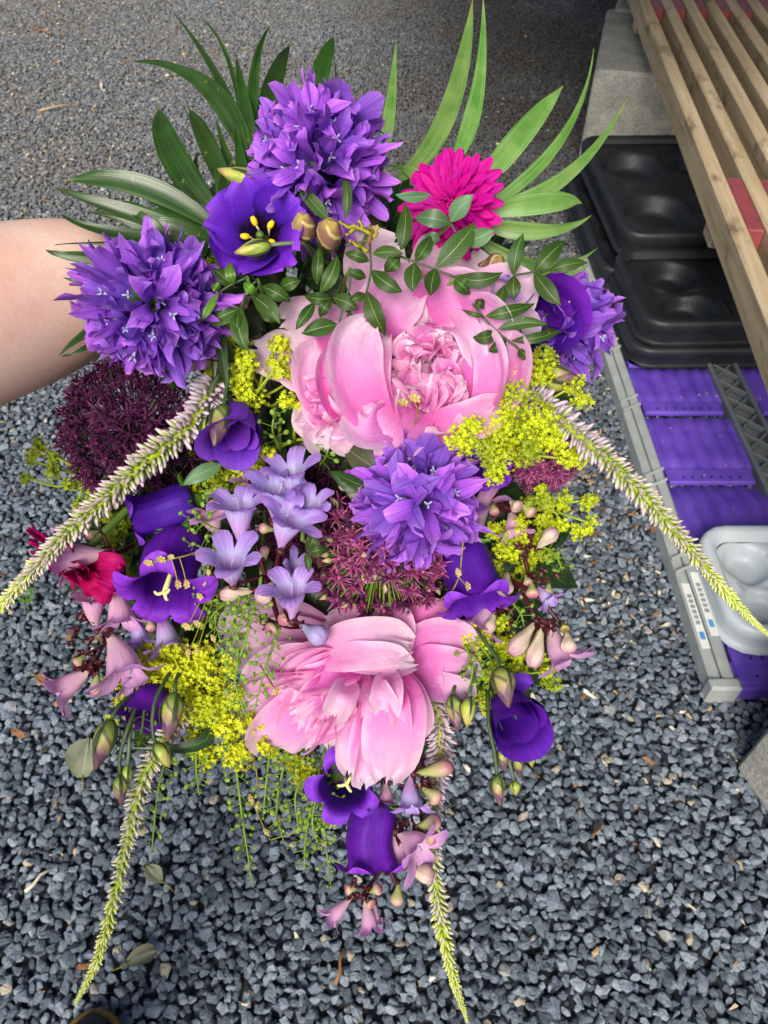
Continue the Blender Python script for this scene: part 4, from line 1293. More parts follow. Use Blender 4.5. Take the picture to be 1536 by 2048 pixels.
def lisi_open(px, py, d, ax, Rpx, label, seed, roll=0.0):
    r = np.random.RandomState(seed)
    pos = P(px, py, d); A = axis(*ax)
    t = thing('lisianthus', label, 'flower', frame(pos, A, roll), GRP)
    Rm = Rpx * d / FPX
    for row, (n, el0, el1, s) in enumerate(((5, 1.22, 0.62, 1.0),)):
        for k in range(n):
            v, f, u = petal(Rm * 1.45 * s, Rm * 1.5, [0.3, 0.6, 0.9, 1.05, 1.05, 0.9, 0.4], el0, el1 - 0.25 * r.rand(), 0.42, 0.0016, 2.0, 12, 9, 0.0, 0.9, r)
            v = v + np.array([0, 0.004, 0.0006 * (k % 2)])
            B = rotz(k * 2 * PI / n + r.normal(0, .06)) @ rotx(0.0)
            v = v + np.array([0.0025, 0, 0])
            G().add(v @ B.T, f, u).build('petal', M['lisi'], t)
    for k in range(5):
        a = k * 1.2566 + 0.4
        v, f, u = tube([(0.003 * math.cos(a), 0.003 * math.sin(a), 0.002), (0.005 * math.cos(a), 0.005 * math.sin(a), 0.008), (0.0058 * math.cos(a), 0.0058 * math.sin(a), 0.012)], [0.0006, 0.0006], 5)
        st = G().add(v, f, u).build('filament', M['stigma'], t)
        v, f, u = lathe([0.0005, 0.0015, 0.0017, 0.0009], [0, 0.001, 0.003, 0.0050], 8)
        B = basis((math.cos(a) * .8, math.sin(a) * .8, .6))
        G().add(v @ B.T + np.array([0.0054 * math.cos(a), 0.0054 * math.sin(a), 0.0108]), f, u).build('anther', M['stamen'], st)
    v, f, u = lathe([0.0025, 0.003, 0.0016, 0.001, 0.0022, 0.0008], [0, 0.004, 0.007, 0.010, 0.0125, 0.0138], 10)
    G().add(v, f, u).build('pistil', M['stem'], t)
    add_stem(t, pos - A * 0.002, A, M['stem_grey'], 0.0018, 0.0018)
    return t
tL1 = lisi_open(532, 486, 0.392, (-0.10, 0.02, 1), 82, 'open dark purple lisianthus with yellow stamens, just above the left bellflower cluster', 41, 0.3)
bud(tL1, (612, 478, .378), (603, 430, .366), 25, 'bud_brown', EGG, True, [(625, 500, .39), (700, 560, .46)])
bud(tL1, (657, 490, .378), (660, 445, .364), 27, 'bud_brown', EGG, True, [(668, 510, .39), (700, 560, .46)])
bud(tL1, (541, 490, .366), (468, 506, .362), 17, 'bud_green', SPIN, True, [(575, 487, .367), (610, 490, .375), (640, 540, .43)])
bud(tL1, (522, 372, .385), (435, 338, .382), 21, 'bud_green', SPIN, True, [(550, 395, .392), (570, 450, .43)])

def lisi_rolled(base, tip, rpx, mat, label, seed, open_=0.55, n=5, stem=True):
    """half-open bloom: petals wrapped round each other"""
    r = np.random.RandomState(seed)
    pb, pe = P(*base), P(*tip)
    A = nrm(pe - pb); L = float(np.linalg.norm(pe - pb))
    t = thing('lisianthus', label, 'flower', frame(pb, A, r.rand() * 6), GRP)
    Rr = rpx * base[2] / FPX
    for k in range(n):
        inner = k / max(n - 1, 1)
        nv, nu = 12, 13
        span = 3.3
        a0 = k * 2.2 + r.rand() * 0.4
        V = []; U = []
        hl = L * (1.0 - 0.16 * inner) * r.uniform(0.94, 1.04)
        for i in range(nv):
            s = i / (nv - 1)
            for j in range(nu):
                uu = -1 + 2 * j / (nu - 1)
                edge = 1 - 0.34 * abs(uu) ** 3
                ss = s * edge
                rad = Rr * (1.02 - 0.52 * inner) * smooth_interp(ss, [0, .2, .5, .8, 1], [0.22, 0.66, 0.92, 1.0, 1.0 + open_ * (0.6 - 0.5 * inner)])
                rad *= 1 + 0.10 * uu * (1 - 0.4 * inner) + 0.03 * math.sin(uu * 5 + k) * ss
                a = a0 + uu * span / 2
                V.append((rad * math.cos(a), rad * math.sin(a), hl * ss - (0.06 * L) * open_ * max(ss - .8, 0) * 5)); U.append((0.5 + 0.5 * uu, ss))
        G().add(V, grid_faces(nv, nu), U).build('petal', M[mat], t)
    gs_ = G()
    for k in range(5):
        v, f, u = petal(L * 0.45, L * 0.06, LANCE, 0, 0.2, 0.1, nv=6, nu=3)
        v = v @ rotx(PI / 2 - 0.35).T + np.array([0, Rr * .2, 0])
        gs_.add(v @ rotz(k * 1.2566).T, f, u)
    gs_.build('sepals', M['calyx'], t)
    add_stem(t, pb, A, M['stem_grey'], 0.0018, 0.0018)
    return t
tL2 = lisi_rolled((482, 815, .400), (466, 900, .366), 50, 'lisi_bud', 'half-open purple lisianthus rolled like a rose, left of the lilac trumpets', 42, 0.55)
bud(tL2, (447, 812, .378), (428, 892, .366), 23, 'bud_lisi', SPIN, True, [(453, 780, .385), (460, 745, .395), (480, 800, .43)], smat='stem_dark')
bud(tL2, (412, 838, .386), (408, 910, .378), 14, 'bud_green', SPIN, True, [(418, 800, .39), (440, 750, .395), (480, 800, .43)], smat='stem_dark')
tL3 = lisi_rolled((1062, 655, .430), (1118, 640, .396), 70, 'lisi_dark', 'dark purple lisianthus behind green leaflets on the right of the peony', 43, 0.25)
bud(tL3, (1075, 735, .410), (1168, 765, .405), 20, 'bud_lisi', SPIN, True, [(1040, 725, .42), (1000, 760, .46)])
bud(tL3, (1085, 765, .412), (1140, 775, .412), 16, 'bud_green', SPIN, True, [(1040, 745, .425), (1000, 770, .46)])
tL4 = lisi_rolled((1008, 1395, .425), (1046, 1466, .394), 56, 'lisi_dark', 'dark purple lisianthus hanging at lower right among striped buds', 44, 0.35)
v, f, u = leaf_world(P(1000, 1390, .42), P(1035, 1368, .412), P(1062, 1372, .41), 38 * .41 / FPX, WIDE, 0, .3, .001, cup=.4)
G().add(local(tL4, v), f, u).build('petal', M['lisi_dark'], tL4)
J4 = (960, 1270, .43)
bud(tL4, (1000, 1335, .392), (1018, 1415, .380), 24, 'bud_lisi', SPIN, True, [(990, 1310, .397), (960, 1270, .405), (940, 1230, .43)], smat='stem_dark')
bud(tL4, (905, 1390, .402), (916, 1462, .396), 18, 'bud_lisi', SPIN, True, [(915, 1360, .41), (950, 1300, .42), (945, 1250, .43)], smat='stem_dark')
bud(tL4, (938, 1395, .400), (934, 1455, .394), 16, 'bud_green', SPIN, True, [(945, 1360, .41), (958, 1300, .42), (950, 1250, .43)])
bud(tL4, (994, 1550, .405), (1000, 1612, .402), 15, 'bud_lisi', SPIN, True, [(990, 1510, .407), (978, 1450, .41), (975, 1380, .42)], smat='stem_dark')
bud(tL4, (1028, 1562, .410), (1032, 1592, .408), 11, 'bud_green', SPIN, True, [(1020, 1530, .41), (1008, 1490, .41), (1000, 1430, .42)])
bud(tL4, (1034, 1508, .415), (1040, 1555, .415), 13, 'bud_lisi', SPIN, True, [(1025, 1480, .415), (1010, 1440, .42)])
bud(tL4, (1060, 1500, .412), (1064, 1535, .412), 10, 'bud_green', SPIN, True, [(1055, 1480, .415), (1020, 1440, .42)])
bud(tL4, (1002, 1495, .412), (1010, 1545, .410), 13, 'bud_lisi', SPIN, True, [(995, 1470, .415), (985, 1420, .42)])
tL5 = lisi_rolled((320, 1370, .440), (275, 1455, .420), 56, 'lisi_dark', 'dark purple lisianthus at lower left behind yellow-green blossom and long buds', 45, 0.35)
bud(tL5, (222, 1440, .404), (190, 1540, .400), 24, 'bud_lisi', SPIN, True, [(235, 1415, .407), (270, 1380, .42), (330, 1330, .44)], smat='stem_dark')
bud(tL5, (350, 1385, .400), (335, 1482, .394), 22, 'bud_lisi', SPIN, True, [(352, 1360, .405), (370, 1320, .43)], smat='stem_dark')
bud(tL5, (312, 1488, .398), (340, 1535, .396), 18, 'bud_green', SPIN, True, [(305, 1460, .398), (308, 1410, .40), (330, 1360, .41), (360, 1320, .43)], smat='stem_dark')
bud(tL5, (240, 1550, .405), (243, 1612, .403), 15, 'bud_lisi', SPIN, True, [(240, 1510, .405), (258, 1450, .405), (280, 1400, .42)], smat='stem_dark')
bud(tL5, (255, 1530, .408), (252, 1580, .406), 10, 'bud_green', SPIN, True, [(258, 1500, .408), (262, 1440, .41), (285, 1400, .42)])

# ---- Canterbury bells
def bell(base, tip, rpx, label, seed, flare=1.0, roll=0.0, style=True, sepals=True, gaping=0.0):
    r = np.random.RandomState(seed)
    pb, pe = P(*base), P(*tip)
    A = nrm(pe - pb); L = float(np.linalg.norm(pe - pb)); Rr = rpx * base[2] / FPX
    t = thing('canterbury_bell', label, 'flower', frame(pb, A, roll), GRP)
    S = [0, .08, .22, .5, .72, .84, .93, 1]
    R = np.array([.22, .72, .98, 1.0, 1.04, 1.22, 1.22 + .34 * flare, 1.22 + .50 * flare]) * Rr
    Z = np.array([0, .02, .16, .56, .86, .985, .99 - .02 * flare, .96 - .10 * flare]) * L
    v, f, u = tubular(S, R, Z, 0.80, 2.0, 5, 10, 18, fold=0.008, ruf=0.02, r=r)
    a = np.arctan2(v[:, 1], v[:, 0])
    rib = 1 + 0.05 * np.cos(5 * a) * np.clip(u[:, 1] * 3, 0, 1)
    v[:, :2] *= rib[:, None]
    v[:, 0] += 0.0012 * np.sin(v[:, 2] / L * 7 + seed)
    G().add(v, f, u).build('corolla', M['bell'], t)
    if style:
        v, f, u = tube([(0, 0, 0.1 * L), (0.0005, 0, 0.6 * L), (0.001, 0.001, 0.95 * L)], [0.0012, 0.0014], 6)
        st = G().add(v, f, u).build('style', M['stigma'], t)
        gg = G()
        for k in range(3):
            b = k * 2.1 + 0.5
            c = curve_pts([(0.001, 0.001, 0.94 * L), (0.001 + 0.003 * math.cos(b), 0.001 + 0.003 * math.sin(b), 0.99 * L), (0.001 + 0.0048 * math.cos(b), 0.001 + 0.0048 * math.sin(b), 0.955 * L)], 6)
            v, f, u = tube(c, [0.0010, 0.0007], 6); gg.add(v, f, u)
        gg.build('stigma', M['stigma'], st)
    if sepals:
        for k in range(5):
            v, f, u = petal(L * 0.42, L * 0.20, [.8, 1, .95, .8, .6, .35, .03], 0.1, -0.5, 0.2, 0.0012, r=r)
            v = v @ rotx(PI / 2 - 1.05).T + np.array([0, Rr * .30, -0.001])
            G().add(v @ rotz(k * 1.2566 + .6).T, f, u).build('sepal', M['pist_light'], t)
    v, f, u = lathe([0.002, Rr * .35, Rr * .40, Rr * .2], [-0.006, -0.003, 0.0, 0.002], 10)
    G().add(v, f, u).build('receptacle', M['calyx'], t)
    add_stem(t, pb - A * 0.004, A, M['stem'], 0.002, 0.0022)
    return t
bell((388, 1002, .415), (262, 1040, .405), 40, 'purple bell flower pointing left, below the dark allium', 51, 0.6, 0.4, style=False)
bell((362, 1078, .412), (325, 1195, .382), 54, 'large purple bell flower with a cream stigma showing, at the left of the bouquet', 52, 1.15, 0.25)
bell((928, 1095, .412), (958, 1212, .396), 50, 'purple bell flower with two straw spikelets lying on it, right of the faded allium', 53, 0.9, 0.2, style=False)
bell((742, 1606, .428), (746, 1738, .418), 46, 'purple bell flower with green sepals, hanging lowest below the peony', 54, 0.8, 0.1, style=False)
bell((690, 1532, .446), (692, 1576, .412), 42, 'small purple bell flower facing out just under the hanging peony', 55, 1.0, 0.6)
bell((975, 880, .430), (970, 945, .412), 36, 'dark purple bell flower half hidden under the yellow-green blossom on the right', 56, 0.7, 0.6, style=False, sepals=False)

# ---- alliums
def star_mesh(seed, mat, L=0.0078, W_=0.0016):
    r = np.random.RandomState(seed); gg = G()
    for k in range(6):
        v, f, u = petal(L * r.uniform(.8, 1.15), W_, [.6, 1, .9, .8, .6, .4, .05], 0.9 + r.normal(0, .3), 0.2 + r.normal(0, .3), 0.3, nv=4, nu=3, r=r)
        gg.add(v @ rotz(k * 1.047 + r.normal(0, .12)).T, f, u)
    for k in range(3):
        v, f, u = tube([(0, 0, 0.0), (0.001 * math.cos(k * 2.1), 0.001 * math.sin(k * 2.1), 0.0055)], [0.0003, 0.0002], 3)
        gg.add(v, f, u)
    v, f, u = lathe([0.0006, 0.0014, 0.0012, 0.0003], [-0.0005, 0.0004, 0.0016, 0.0026], 6)
    gg.add(v, f, u)
    return gg.mesh('floret', mat)
STAR = [star_mesh(60 + k, M['allium']) for k in range(5)]
STARP = [star_mesh(70 + k, M['allium_pink']) for k in range(5)]
BUDG = bud_mesh('green_bud', [.3, .8, 1, .85, .5, .15], 0.0062, 0.0017, M['bud_green_pink'], 7, 0.3)
def allium(px, py, d, ax, Rpx, n, stars, label, seed, cmin=-0.2, cmax=1.0, green=0.0, pedmat='stem_dark'):
    r = np.random.RandomState(seed)
    pos = P(px, py, d); A = axis(*ax)
    t = thing('allium', label, 'flower', frame(pos, A), GRP)
    Rm = Rpx * d / FPX
    ped = G()
    for i in range(n):
        c = cmin + (cmax - cmin) * (i + r.rand()) / n
        a = i * 2.39996 + r.normal(0, .2); s = math.sqrt(max(1 - c * c, 0))
        dr = np.array([s * math.cos(a), s * math.sin(a), c])
        rr = (Rm - 0.004) * (r.uniform(0.80, 1.0) if r.rand() < .8 else r.uniform(.6, .8))
        v, f, u = tube([dr * 0.003, dr * rr * .55 + r.normal(0, .0008, 3), dr * rr], [0.0004, 0.0004], 3, False)
        ped.add(v, f, u)
        isg = r.rand() < green * (1.2 if c < (cmin + cmax) / 2 else 0.6)
        o = link('bud' if isg else 'floret', BUDG if isg else stars[r.randint(5)], t)
        o.matrix_local = mat4(basis(nrm(dr + r.normal(0, .35, 3)), r.rand() * 6), dr * rr, r.uniform(.75, 1.1))
    ped.build('pedicels', M[pedmat], t, True, 'stuff')
    extra = G(); src = []
    for m_ in stars:
        src.append((np.array([q.co[:] for q in m_.vertices]), [tuple(q.vertices) for q in m_.polygons], ))
    for i in range(int(n * .9)):
        c = cmin + (cmax - cmin) * r.rand(); a = r.rand() * 6.2832; s = math.sqrt(max(1 - c * c, 0))
        dr = np.array([s * math.cos(a), s * math.sin(a), c])
        V_, F_ = src[r.randint(5)]
        uvx = np.zeros((len(V_), 2)); uvx[:, 0] = .5; uvx[:, 1] = np.clip(np.linalg.norm(V_, axis=1) / .008, 0, 1)
        extra.add((V_ * r.uniform(.6, .95)) @ basis(nrm(dr + r.normal(0, .45, 3)), r.rand() * 6).T + dr * (Rm - .004) * r.uniform(.72, 1.0), F_, uvx)
    extra.build('small_florets', stars[i % 5].materials[0], t, True, 'stuff')
    v, f, u = lathe([0.001, 0.004, 0.001], [-0.004, 0, 0.004], 8)
    G().add(v, f, u).build('receptacle', M['calyx'], t)
    add_stem(t, pos - A * 0.003, A, M['stem'], 0.003, 0.003)
    return t
allium(272, 862, 0.425, (-0.15, 0.12, 1), 158, 285, STAR, 'dark maroon allium globe below the left bellflower cluster', 61, -0.15)
allium(765, 1092, 0.420, (-0.05, 0.70, 0.65), 160, 298, STAR[:2] + STARP[:3], 'allium with green pedicels and purple-green buds above the hanging peony', 62, -0.35, 0.95, 0.30, 'pod')
allium(640, 1040, 0.452, (-0.1, 0.1, 1), 130, 220, STAR, 'dark maroon allium globe deep in the centre, behind the lilac trumpets', 64, -0.1)
allium(1082, 905, 0.440, (0.35, 0.3, 0.85), 84, 130, STARP, 'small faded pink allium behind the yellow-green blossom on the right', 63, -0.1)

# ---- penstemons
def pen_mesh(seed, mat):
    r = np.random.RandomState(seed)
    S = [0, .12, .30, .46, .60, .72, .86, 1]
    R = np.array([.075, .095, .19, .275, .31, .37, .58, .72 + .08 * r.rand()])
    Z = np.array([0, .18, .44, .70, .90, 1.02, 1.15, 1.20 - .1 * r.rand()])
    v, f, u = tubular(S, R, Z, 0.66, 1.9, 5, 8, 15, fold=0.03, lip=0.10, ruf=0.03, r=r)
    a = np.arctan2(v[:, 1], v[:, 0])
    bend = np.interp((a + PI) / (2 * PI), np.linspace(0, 1, 11), np.append(r.normal(0, 0.16, 10), 0)) * np.clip(u[:, 1] - .6, 0, 1)
    v[:, 2] += bend
    v[:, 0] += 0.10 * np.sin(np.clip(v[:, 2], 0, 1.2) * 2.4)
    v[:, 1] *= 0.92
    return G().add(v, f, u).mesh('flower', mat)
PEN = [pen_mesh(80 + k, M['lilac']) for k in range(5)]
PENB = [pen_mesh(90 + k, M['blush']) for k in range(4)]
gg = G()
c = curve_pts([(0, 0, .2), (.10, 0.03, .7), (.20, .06, 1.0), (.14, .12, 1.14)], 8)
v, f, u = tube(c, [0.022, 0.018], 6); gg.add(v, f, u)
PSTY = gg.mesh('style', M['pistil'])
gg = G()
for k in range(5):
    v, f, u = petal(.34, .13, LANCE, 0.5, 0.1, .2, nv=5, nu=3)
    v = v @ rotx(PI / 2 - .75).T + np.array([0, .06, -.03])
    gg.add(v @ rotz(k * 1.2566).T, f, u)
v, f, u = lathe([.03, .10, .12, .08], [-.1, -.05, 0, .06], 8); gg.add(v, f, u)
PCAL = gg.mesh('calyx', M['calyx_red'])
def pen_spray(label, pos, stems, flowers, buds, seed, tips=()):
    """flowers: (base, mouth, width factor, kind); buds: (base, tip, radius, material)"""
    r = np.random.RandomState(seed)
    t = thing('penstemon', label, 'flower', P(*pos), GRP)
    iw = t.matrix_world.inverted()
    for sp in stems:
        c = curve_pts([P(*q) for q in sp], 10)
        v, f, u = tube(local(t, c), [0.0016, 0.0010], 6)
        G().add(v, f, u).build('branch', M['stem_red'], t)
    allm = [q for sp in stems for q in curve_pts([P(*q) for q in sp], 10)]
    def pedicel(pb):
        j = min(allm, key=lambda q: np.linalg.norm(q - pb))
        if np.linalg.norm(j - pb) > 0.002:
            v, f, u = tube(local(t, curve_pts([j, (j + pb) / 2 + r.normal(0, .002, 3), pb], 5)), [0.0008, 0.0008], 5)
            G().add(v, f, u).build('pedicel', M['stem_red'], t)
    for b, m, wf, kind in flowers:
        pb, pm = P(*b), P(*m)
        L = float(np.linalg.norm(pm - pb)) / 1.1
        me = (PEN if kind == 'lilac' else PENB)[r.randint(4)]
        o = link('flower', me, t)
        Bm = basis(pm - pb, r.rand() * 6.28)
        mm = mat4(Bm, pb, L)
        wf *= 1.0 if kind == 'lilac' else 1.2
        o.matrix_local = iw @ mm @ Matrix.Diagonal((wf, wf, 1, 1))
        link('style', PSTY, o); link('calyx', PCAL, o)
        pedicel(pb)
    for b, e, rp, mt in buds:
        o = bud(t, b, e, rp, mt, TEAR, False)
        L = float(np.linalg.norm(P(*e) - P(*b)))
        q = link('calyx', PCAL, o); s_ = max(L * .8, .008); q.scale = (s_, s_, s_)
        pedicel(P(*b))
    for x, y, d, n in tips:
        for k in range(n):
            o = link('calyx', PCAL, t)
            p = P(x + r.normal(0, 12), y + r.normal(0, 12), d + r.normal(0, .003))
            s_ = r.uniform(.010, .016)
            o.matrix_local = iw @ mat4(basis(axis(r.normal(-.2, .6), r.normal(.4, .6), .5), r.rand() * 6), p, s_)
    add_stem(t, P(*stems[0][0]), P(*stems[0][1]) - P(*stems[0][0]), M['stem_red'], 0.0018, 0.002)
    return t
pen_spray('lilac penstemon with open trumpets in the centre left of the bouquet', (530, 1060, .40),
    [((560, 1250, .425), (530, 1150, .405), (505, 1060, .40), (500, 960, .40)), ((545, 1180, .415), (560, 1100, .402), (590, 1060, .40)), ((560, 1235, .42), (600, 1255, .41))],
    [((480, 1092, .388), (474, 1000, .376), 1.1, 'lilac'), ((548, 1045, .390), (548, 962, .378), 1.1, 'lilac'), ((590, 1005, .394), (578, 928, .382), 1.15, 'lilac'),
     ((562, 1100, .384), (592, 1032, .370), 1.1, 'lilac'), ((622, 1062, .392), (622, 995, .381), 1.05, 'lilac'), ((468, 1172, .390), (462, 1105, .374), 1.1, 'lilac'),
     ((584, 1240, .384), (577, 1172, .371), 1.15, 'lilac'), ((560, 1150, .404), (598, 1130, .396), 1.2, 'lilac'), ((520, 1010, .404), (512, 955, .396), 1.1, 'blush'), ((440, 1075, .406), (425, 1025, .398), 1.1, 'blush')],
    [((550, 1060, .392), (518, 1055, .388), 11, 'bud_green_pink'), ((532, 1118, .39), (528, 1095, .386), 10, 'bud_green_pink'), ((545, 1165, .392), (520, 1205, .386), 17, 'bud_cream'), ((510, 1180, .396), (440, 1190, .39), 17, 'bud_cream'),
     ((602, 1250, .398), (650, 1278, .388), 21, 'bud_blue'), ((560, 1250, .396), (535, 1262, .39), 15, 'bud_green_pink'), ((580, 1225, .394), (565, 1245, .385), 14, 'bud_green_pink')], 81, ((530, 1255, .396, 5),))
pen_spray('pale pink and lilac penstemon with dark red stems, sprawling out at the left', (240, 1230, .415),
    [((300, 1180, .43), (245, 1180, .415), (225, 1240, .41), (190, 1330, .41)), ((265, 1090, .42), (240, 1105, .41), (215, 1110, .41)), ((300, 1180, .43), (290, 1230, .42)), ((245, 1120, .415), (250, 1180, .415))],
    [((228, 1104, .398), (118, 1112, .390), .85, 'blush'), ((214, 1262, .404), (243, 1358, .394), .95, 'blush'), ((190, 1335, .406), (112, 1388, .398), .9, 'blush'),
     ((225, 1165, .404), (240, 1248, .398), .9, 'blush'), ((195, 1262, .408), (190, 1190, .402), .8, 'blush'), ((275, 1215, .418), (280, 1285, .412), .9, 'lilac'), ((318, 1215, .415), (335, 1295, .408), 1.0, 'lilac'), ((230, 1330, .414), (260, 1370, .408), .8, 'blush'), ((175, 1065, .412), (150, 1085, .408), .8, 'lilac')],
    [((195, 1345, .40), (190, 1390, .396), 12, 'bud_green_pink'), ((170, 1310, .402), (150, 1330, .40), 11, 'bud_green_pink'), ((300, 1235, .40), (303, 1262, .396), 10, 'bud_green_pink'), ((200, 1060, .40), (172, 1075, .396), 9, 'bud_green_pink')], 82,
    ((185, 1330, .402, 12), (170, 1245, .404, 5), (215, 1195, .405, 3), (165, 1300, .404, 5)))
pen_spray('penstemon with cream buds on dark red stems, at the right edge of the bouquet', (1050, 1200, .415),
    [((960, 1140, .435), (1020, 1160, .415), (1080, 1200, .405), (1140, 1270, .40)), ((1000, 1000, .43), (1060, 1060, .42), (1050, 1120, .415), (1075, 1190, .41)), ((1010, 1155, .42), (1045, 1190, .408), (1075, 1240, .40)), ((975, 960, .435), (1005, 1010, .425), (1040, 1020, .42)), ((970, 1200, .425), (1000, 1225, .415))],
    [((1098, 1245, .398), (1140, 1320, .390), .95, 'blush'), ((1070, 1170, .404), (1100, 1205, .398), 1.1, 'lilac'), ((965, 1060, .425), (960, 1000, .415), 1.1, 'blush'), ((985, 1195, .415), (955, 1260, .408), 1.0, 'blush'), ((1020, 1020, .425), (1030, 1070, .418), 1.0, 'blush'), ((925, 1360, .425), (915, 1410, .42), 1., 'blush')],
    [((1072, 1243, .396), (1022, 1308, .388), 18, 'bud_cream'), ((1084, 1252, .394), (1064, 1334, .386), 18, 'bud_cream'), ((1133, 1262, .388), (1138, 1305, .382), 16, 'bud_cream'), ((1072, 1100, .408), (1112, 1058, .402), 15, 'bud_cream'),
     ((1020, 1002, .412), (1040, 1018, .408), 15, 'bud_cream'), ((1045, 1010, .41), (1068, 1030, .408), 14, 'bud_green_pink'), ((1015, 1145, .405), (1008, 1190, .398), 17, 'bud_cream'), ((1063, 1165, .40), (1066, 1195, .396), 13, 'bud_green_pink'), ((1098, 1165, .402), (1095, 1195, .398), 11, 'bud_green_pink'),
     ((1125, 1245, .386), (1132, 1262, .382), 10, 'bud_green'), ((990, 1225, .408), (975, 1265, .402), 13, 'bud_cream'), ((1050, 1150, .402), (1058, 1170, .40), 10, 'bud_green_pink'), ((985, 1005, .414), (990, 1030, .41), 10, 'bud_green_pink')], 83,
    ((1075, 1245, .398, 7), (1090, 1150, .405, 6), (1005, 1215, .41, 5), (1120, 1265, .394, 4), (1050, 1110, .41, 3)))
pen_spray('pale penstemon with dark red stems hanging lowest at bottom right, below the peony', (810, 1620, .43),
    [((840, 1440, .445), (845, 1500, .435), (825, 1560, .43), (845, 1640, .43), (820, 1690, .43)), ((835, 1500, .437), (850, 1540, .43)), ((815, 1670, .43), (770, 1730, .425), (725, 1790, .42)), ((840, 1440, .445), (830, 1480, .44), (850, 1520, .435)), ((780, 1740, .428), (795, 1775, .424))],
    [((822, 1545, .42), (828, 1620, .41), 1.0, 'lilac'), ((795, 1665, .416), (845, 1712, .404), 1.25, 'blush'), ((705, 1792, .412), (658, 1838, .406), .75, 'blush'), ((728, 1795, .412), (736, 1862, .406), .8, 'blush'), ((750, 1800, .414), (752, 1845, .41), .9, 'blush'), ((770, 1560, .435), (765, 1610, .428), 1.0, 'blush'), ((790, 1640, .43), (800, 1720, .425), 1.0, 'blush')],
    [((828, 1548, .418), (905, 1532, .412), 16, 'bud_green_pink'), ((845, 1575, .416), (880, 1602, .412), 15, 'bud_green_pink'), ((832, 1655, .414), (880, 1640, .41), 15, 'bud_green_pink'), ((845, 1665, .414), (873, 1680, .41), 14, 'bud_green_pink'), ((812, 1738, .412), (868, 1752, .408), 19, 'bud_cream'), ((797, 1768, .41), (793, 1812, .406), 14, 'bud_green_pink'),
     ((715, 1775, .412), (690, 1780, .41), 10, 'bud_green_pink'), ((740, 1785, .41), (762, 1775, .408), 12, 'bud_green_pink'), ((735, 1800, .406), (745, 1812, .402), 10, 'bud_green_pink')], 84,
    ((815, 1520, .425, 7), (810, 1665, .42, 6), (725, 1785, .412, 6), (845, 1560, .42, 4)))
pen_spray('single wilting lilac penstemon tucked under the leaflets at upper right', (970, 560, .41),
    [((1000, 600, .43), (985, 560, .415), (975, 540, .41))], [((1000, 555, .408), (930, 602, .400), .8, 'blush'), ((985, 550, .408), (1000, 585, .395), 1.0, 'lilac')], [((960, 530, .405), (1005, 520, .398), 18, 'bud_brown')], 85)

# ---- lady's mantle
def blossom(gacc, p, nrm_, s, r):
    B = basis(nrm_, r.rand() * 6)
    k = 5
    V = [(0, 0, 0)]
    for i in range(k):
        a = 2 * PI * i / k
        V.append((0.42 * math.cos(a - PI / k), 0.42 * math.sin(a - PI / k), 0.10)); V.append((math.cos(a), math.sin(a), 0.25 + .2 * r.rand()))
    F = []
    for i in range(k):
        a, b, c = 1 + 2 * i, 2 + 2 * i, 1 + (2 * i + 2) % (2 * k)
        F += [(0, a, b), (0, b, c)]
    V.append((0, 0, -0.5)); 
    F += [(1 + 2 * i, 2 * k + 1, 1 + (2 * i + 2) % (2 * k)) for i in range(k)]
    gacc.add(np.array(V) * s @ B.T + p, F)
def alchemilla(label, root, blobs, seed, mat='yellow', off=0.0, d0=None, leaf=True):
    r = np.random.RandomState(seed)
    t = thing('lady_mantle', label, 'flower', P(root[0], root[1], (d0 or depth(root[0], root[1], off)) + .02), GRP)
    rt = P(root[0], root[1], (d0 or depth(root[0], root[1], off)) + .02)
    sg = G()
    for bx, by, br in blobs:
        d = (d0 if d0 else depth(bx, by, off)) + r.normal(0, .003)
        n = int(br * br * 0.115) + 6
        gb_ = G()
        sub = [(bx + r.normal(0, .38) * br, by + r.normal(0, .38) * br, d + r.normal(0, .003)) for _ in range(max(2, int(br / 7)))]
        c0 = P(bx, by, d)
        mid = (rt + c0) / 2 + r.normal(0, .004, 3) + FV * .004
        v, f, u = tube(local(t, curve_pts([rt, mid, c0], 7)), [0.0010, 0.0007], 5); sg.add(v, f, u)
        for i in range(n):
            sx, sy, sd = sub[r.randint(len(sub))]
            a = r.rand() * 6.28; q = math.sqrt(r.rand()) * br * .74
            x, y = sx + q * math.cos(a), sy + q * math.sin(a)
            p = P(x, y, sd - 0.010 * br / 40 * (1 - (q / (br * .62 + 1e-6)) ** 2) + r.normal(0, .0022))
            nd = nrm(axis(math.cos(a) * q / br * 1.5, math.sin(a) * q / br * 1.5, 1) + r.normal(0, .35, 3))
            blossom(gb_, local(t, p), nd, r.uniform(4.6, 7.6) * d / FPX, r)
            if r.rand() < .3:
                v, f, u = tube(local(t, np.array([c0, p])), [0.0004, 0.0003], 3, False); sg.add(v, f, u)
        gb_.build('blossoms', M[mat if r.rand() < .8 else ('yellow_green' if mat != 'golden' else 'yellow')], t, False, 'stuff')
    sg.build('stem', M['ver_stem'], t)
    add_stem(t, rt, axis(.1, .1, 1), M['stem'], 0.0014, 0.0016)
    return t
alchemilla("lime yellow lady's mantle sprig below the left bellflower cluster, left of the peony", (515, 800), [(420, 545, 22), (455, 668, 26), (452, 692, 20), (556, 690, 24), (560, 728, 30), (578, 752, 20), (492, 720, 28), (486, 744, 24), (502, 782, 36), (562, 796, 20), (436, 755, 22)], 101, 'yellow', -0.014)
alchemilla("lime yellow lady's mantle sprig curling under the left rim of the upper peony", (590, 880), [(600, 832, 18), (618, 856, 14), (592, 812, 12), (545, 898, 18)], 102, 'yellow', -0.006)
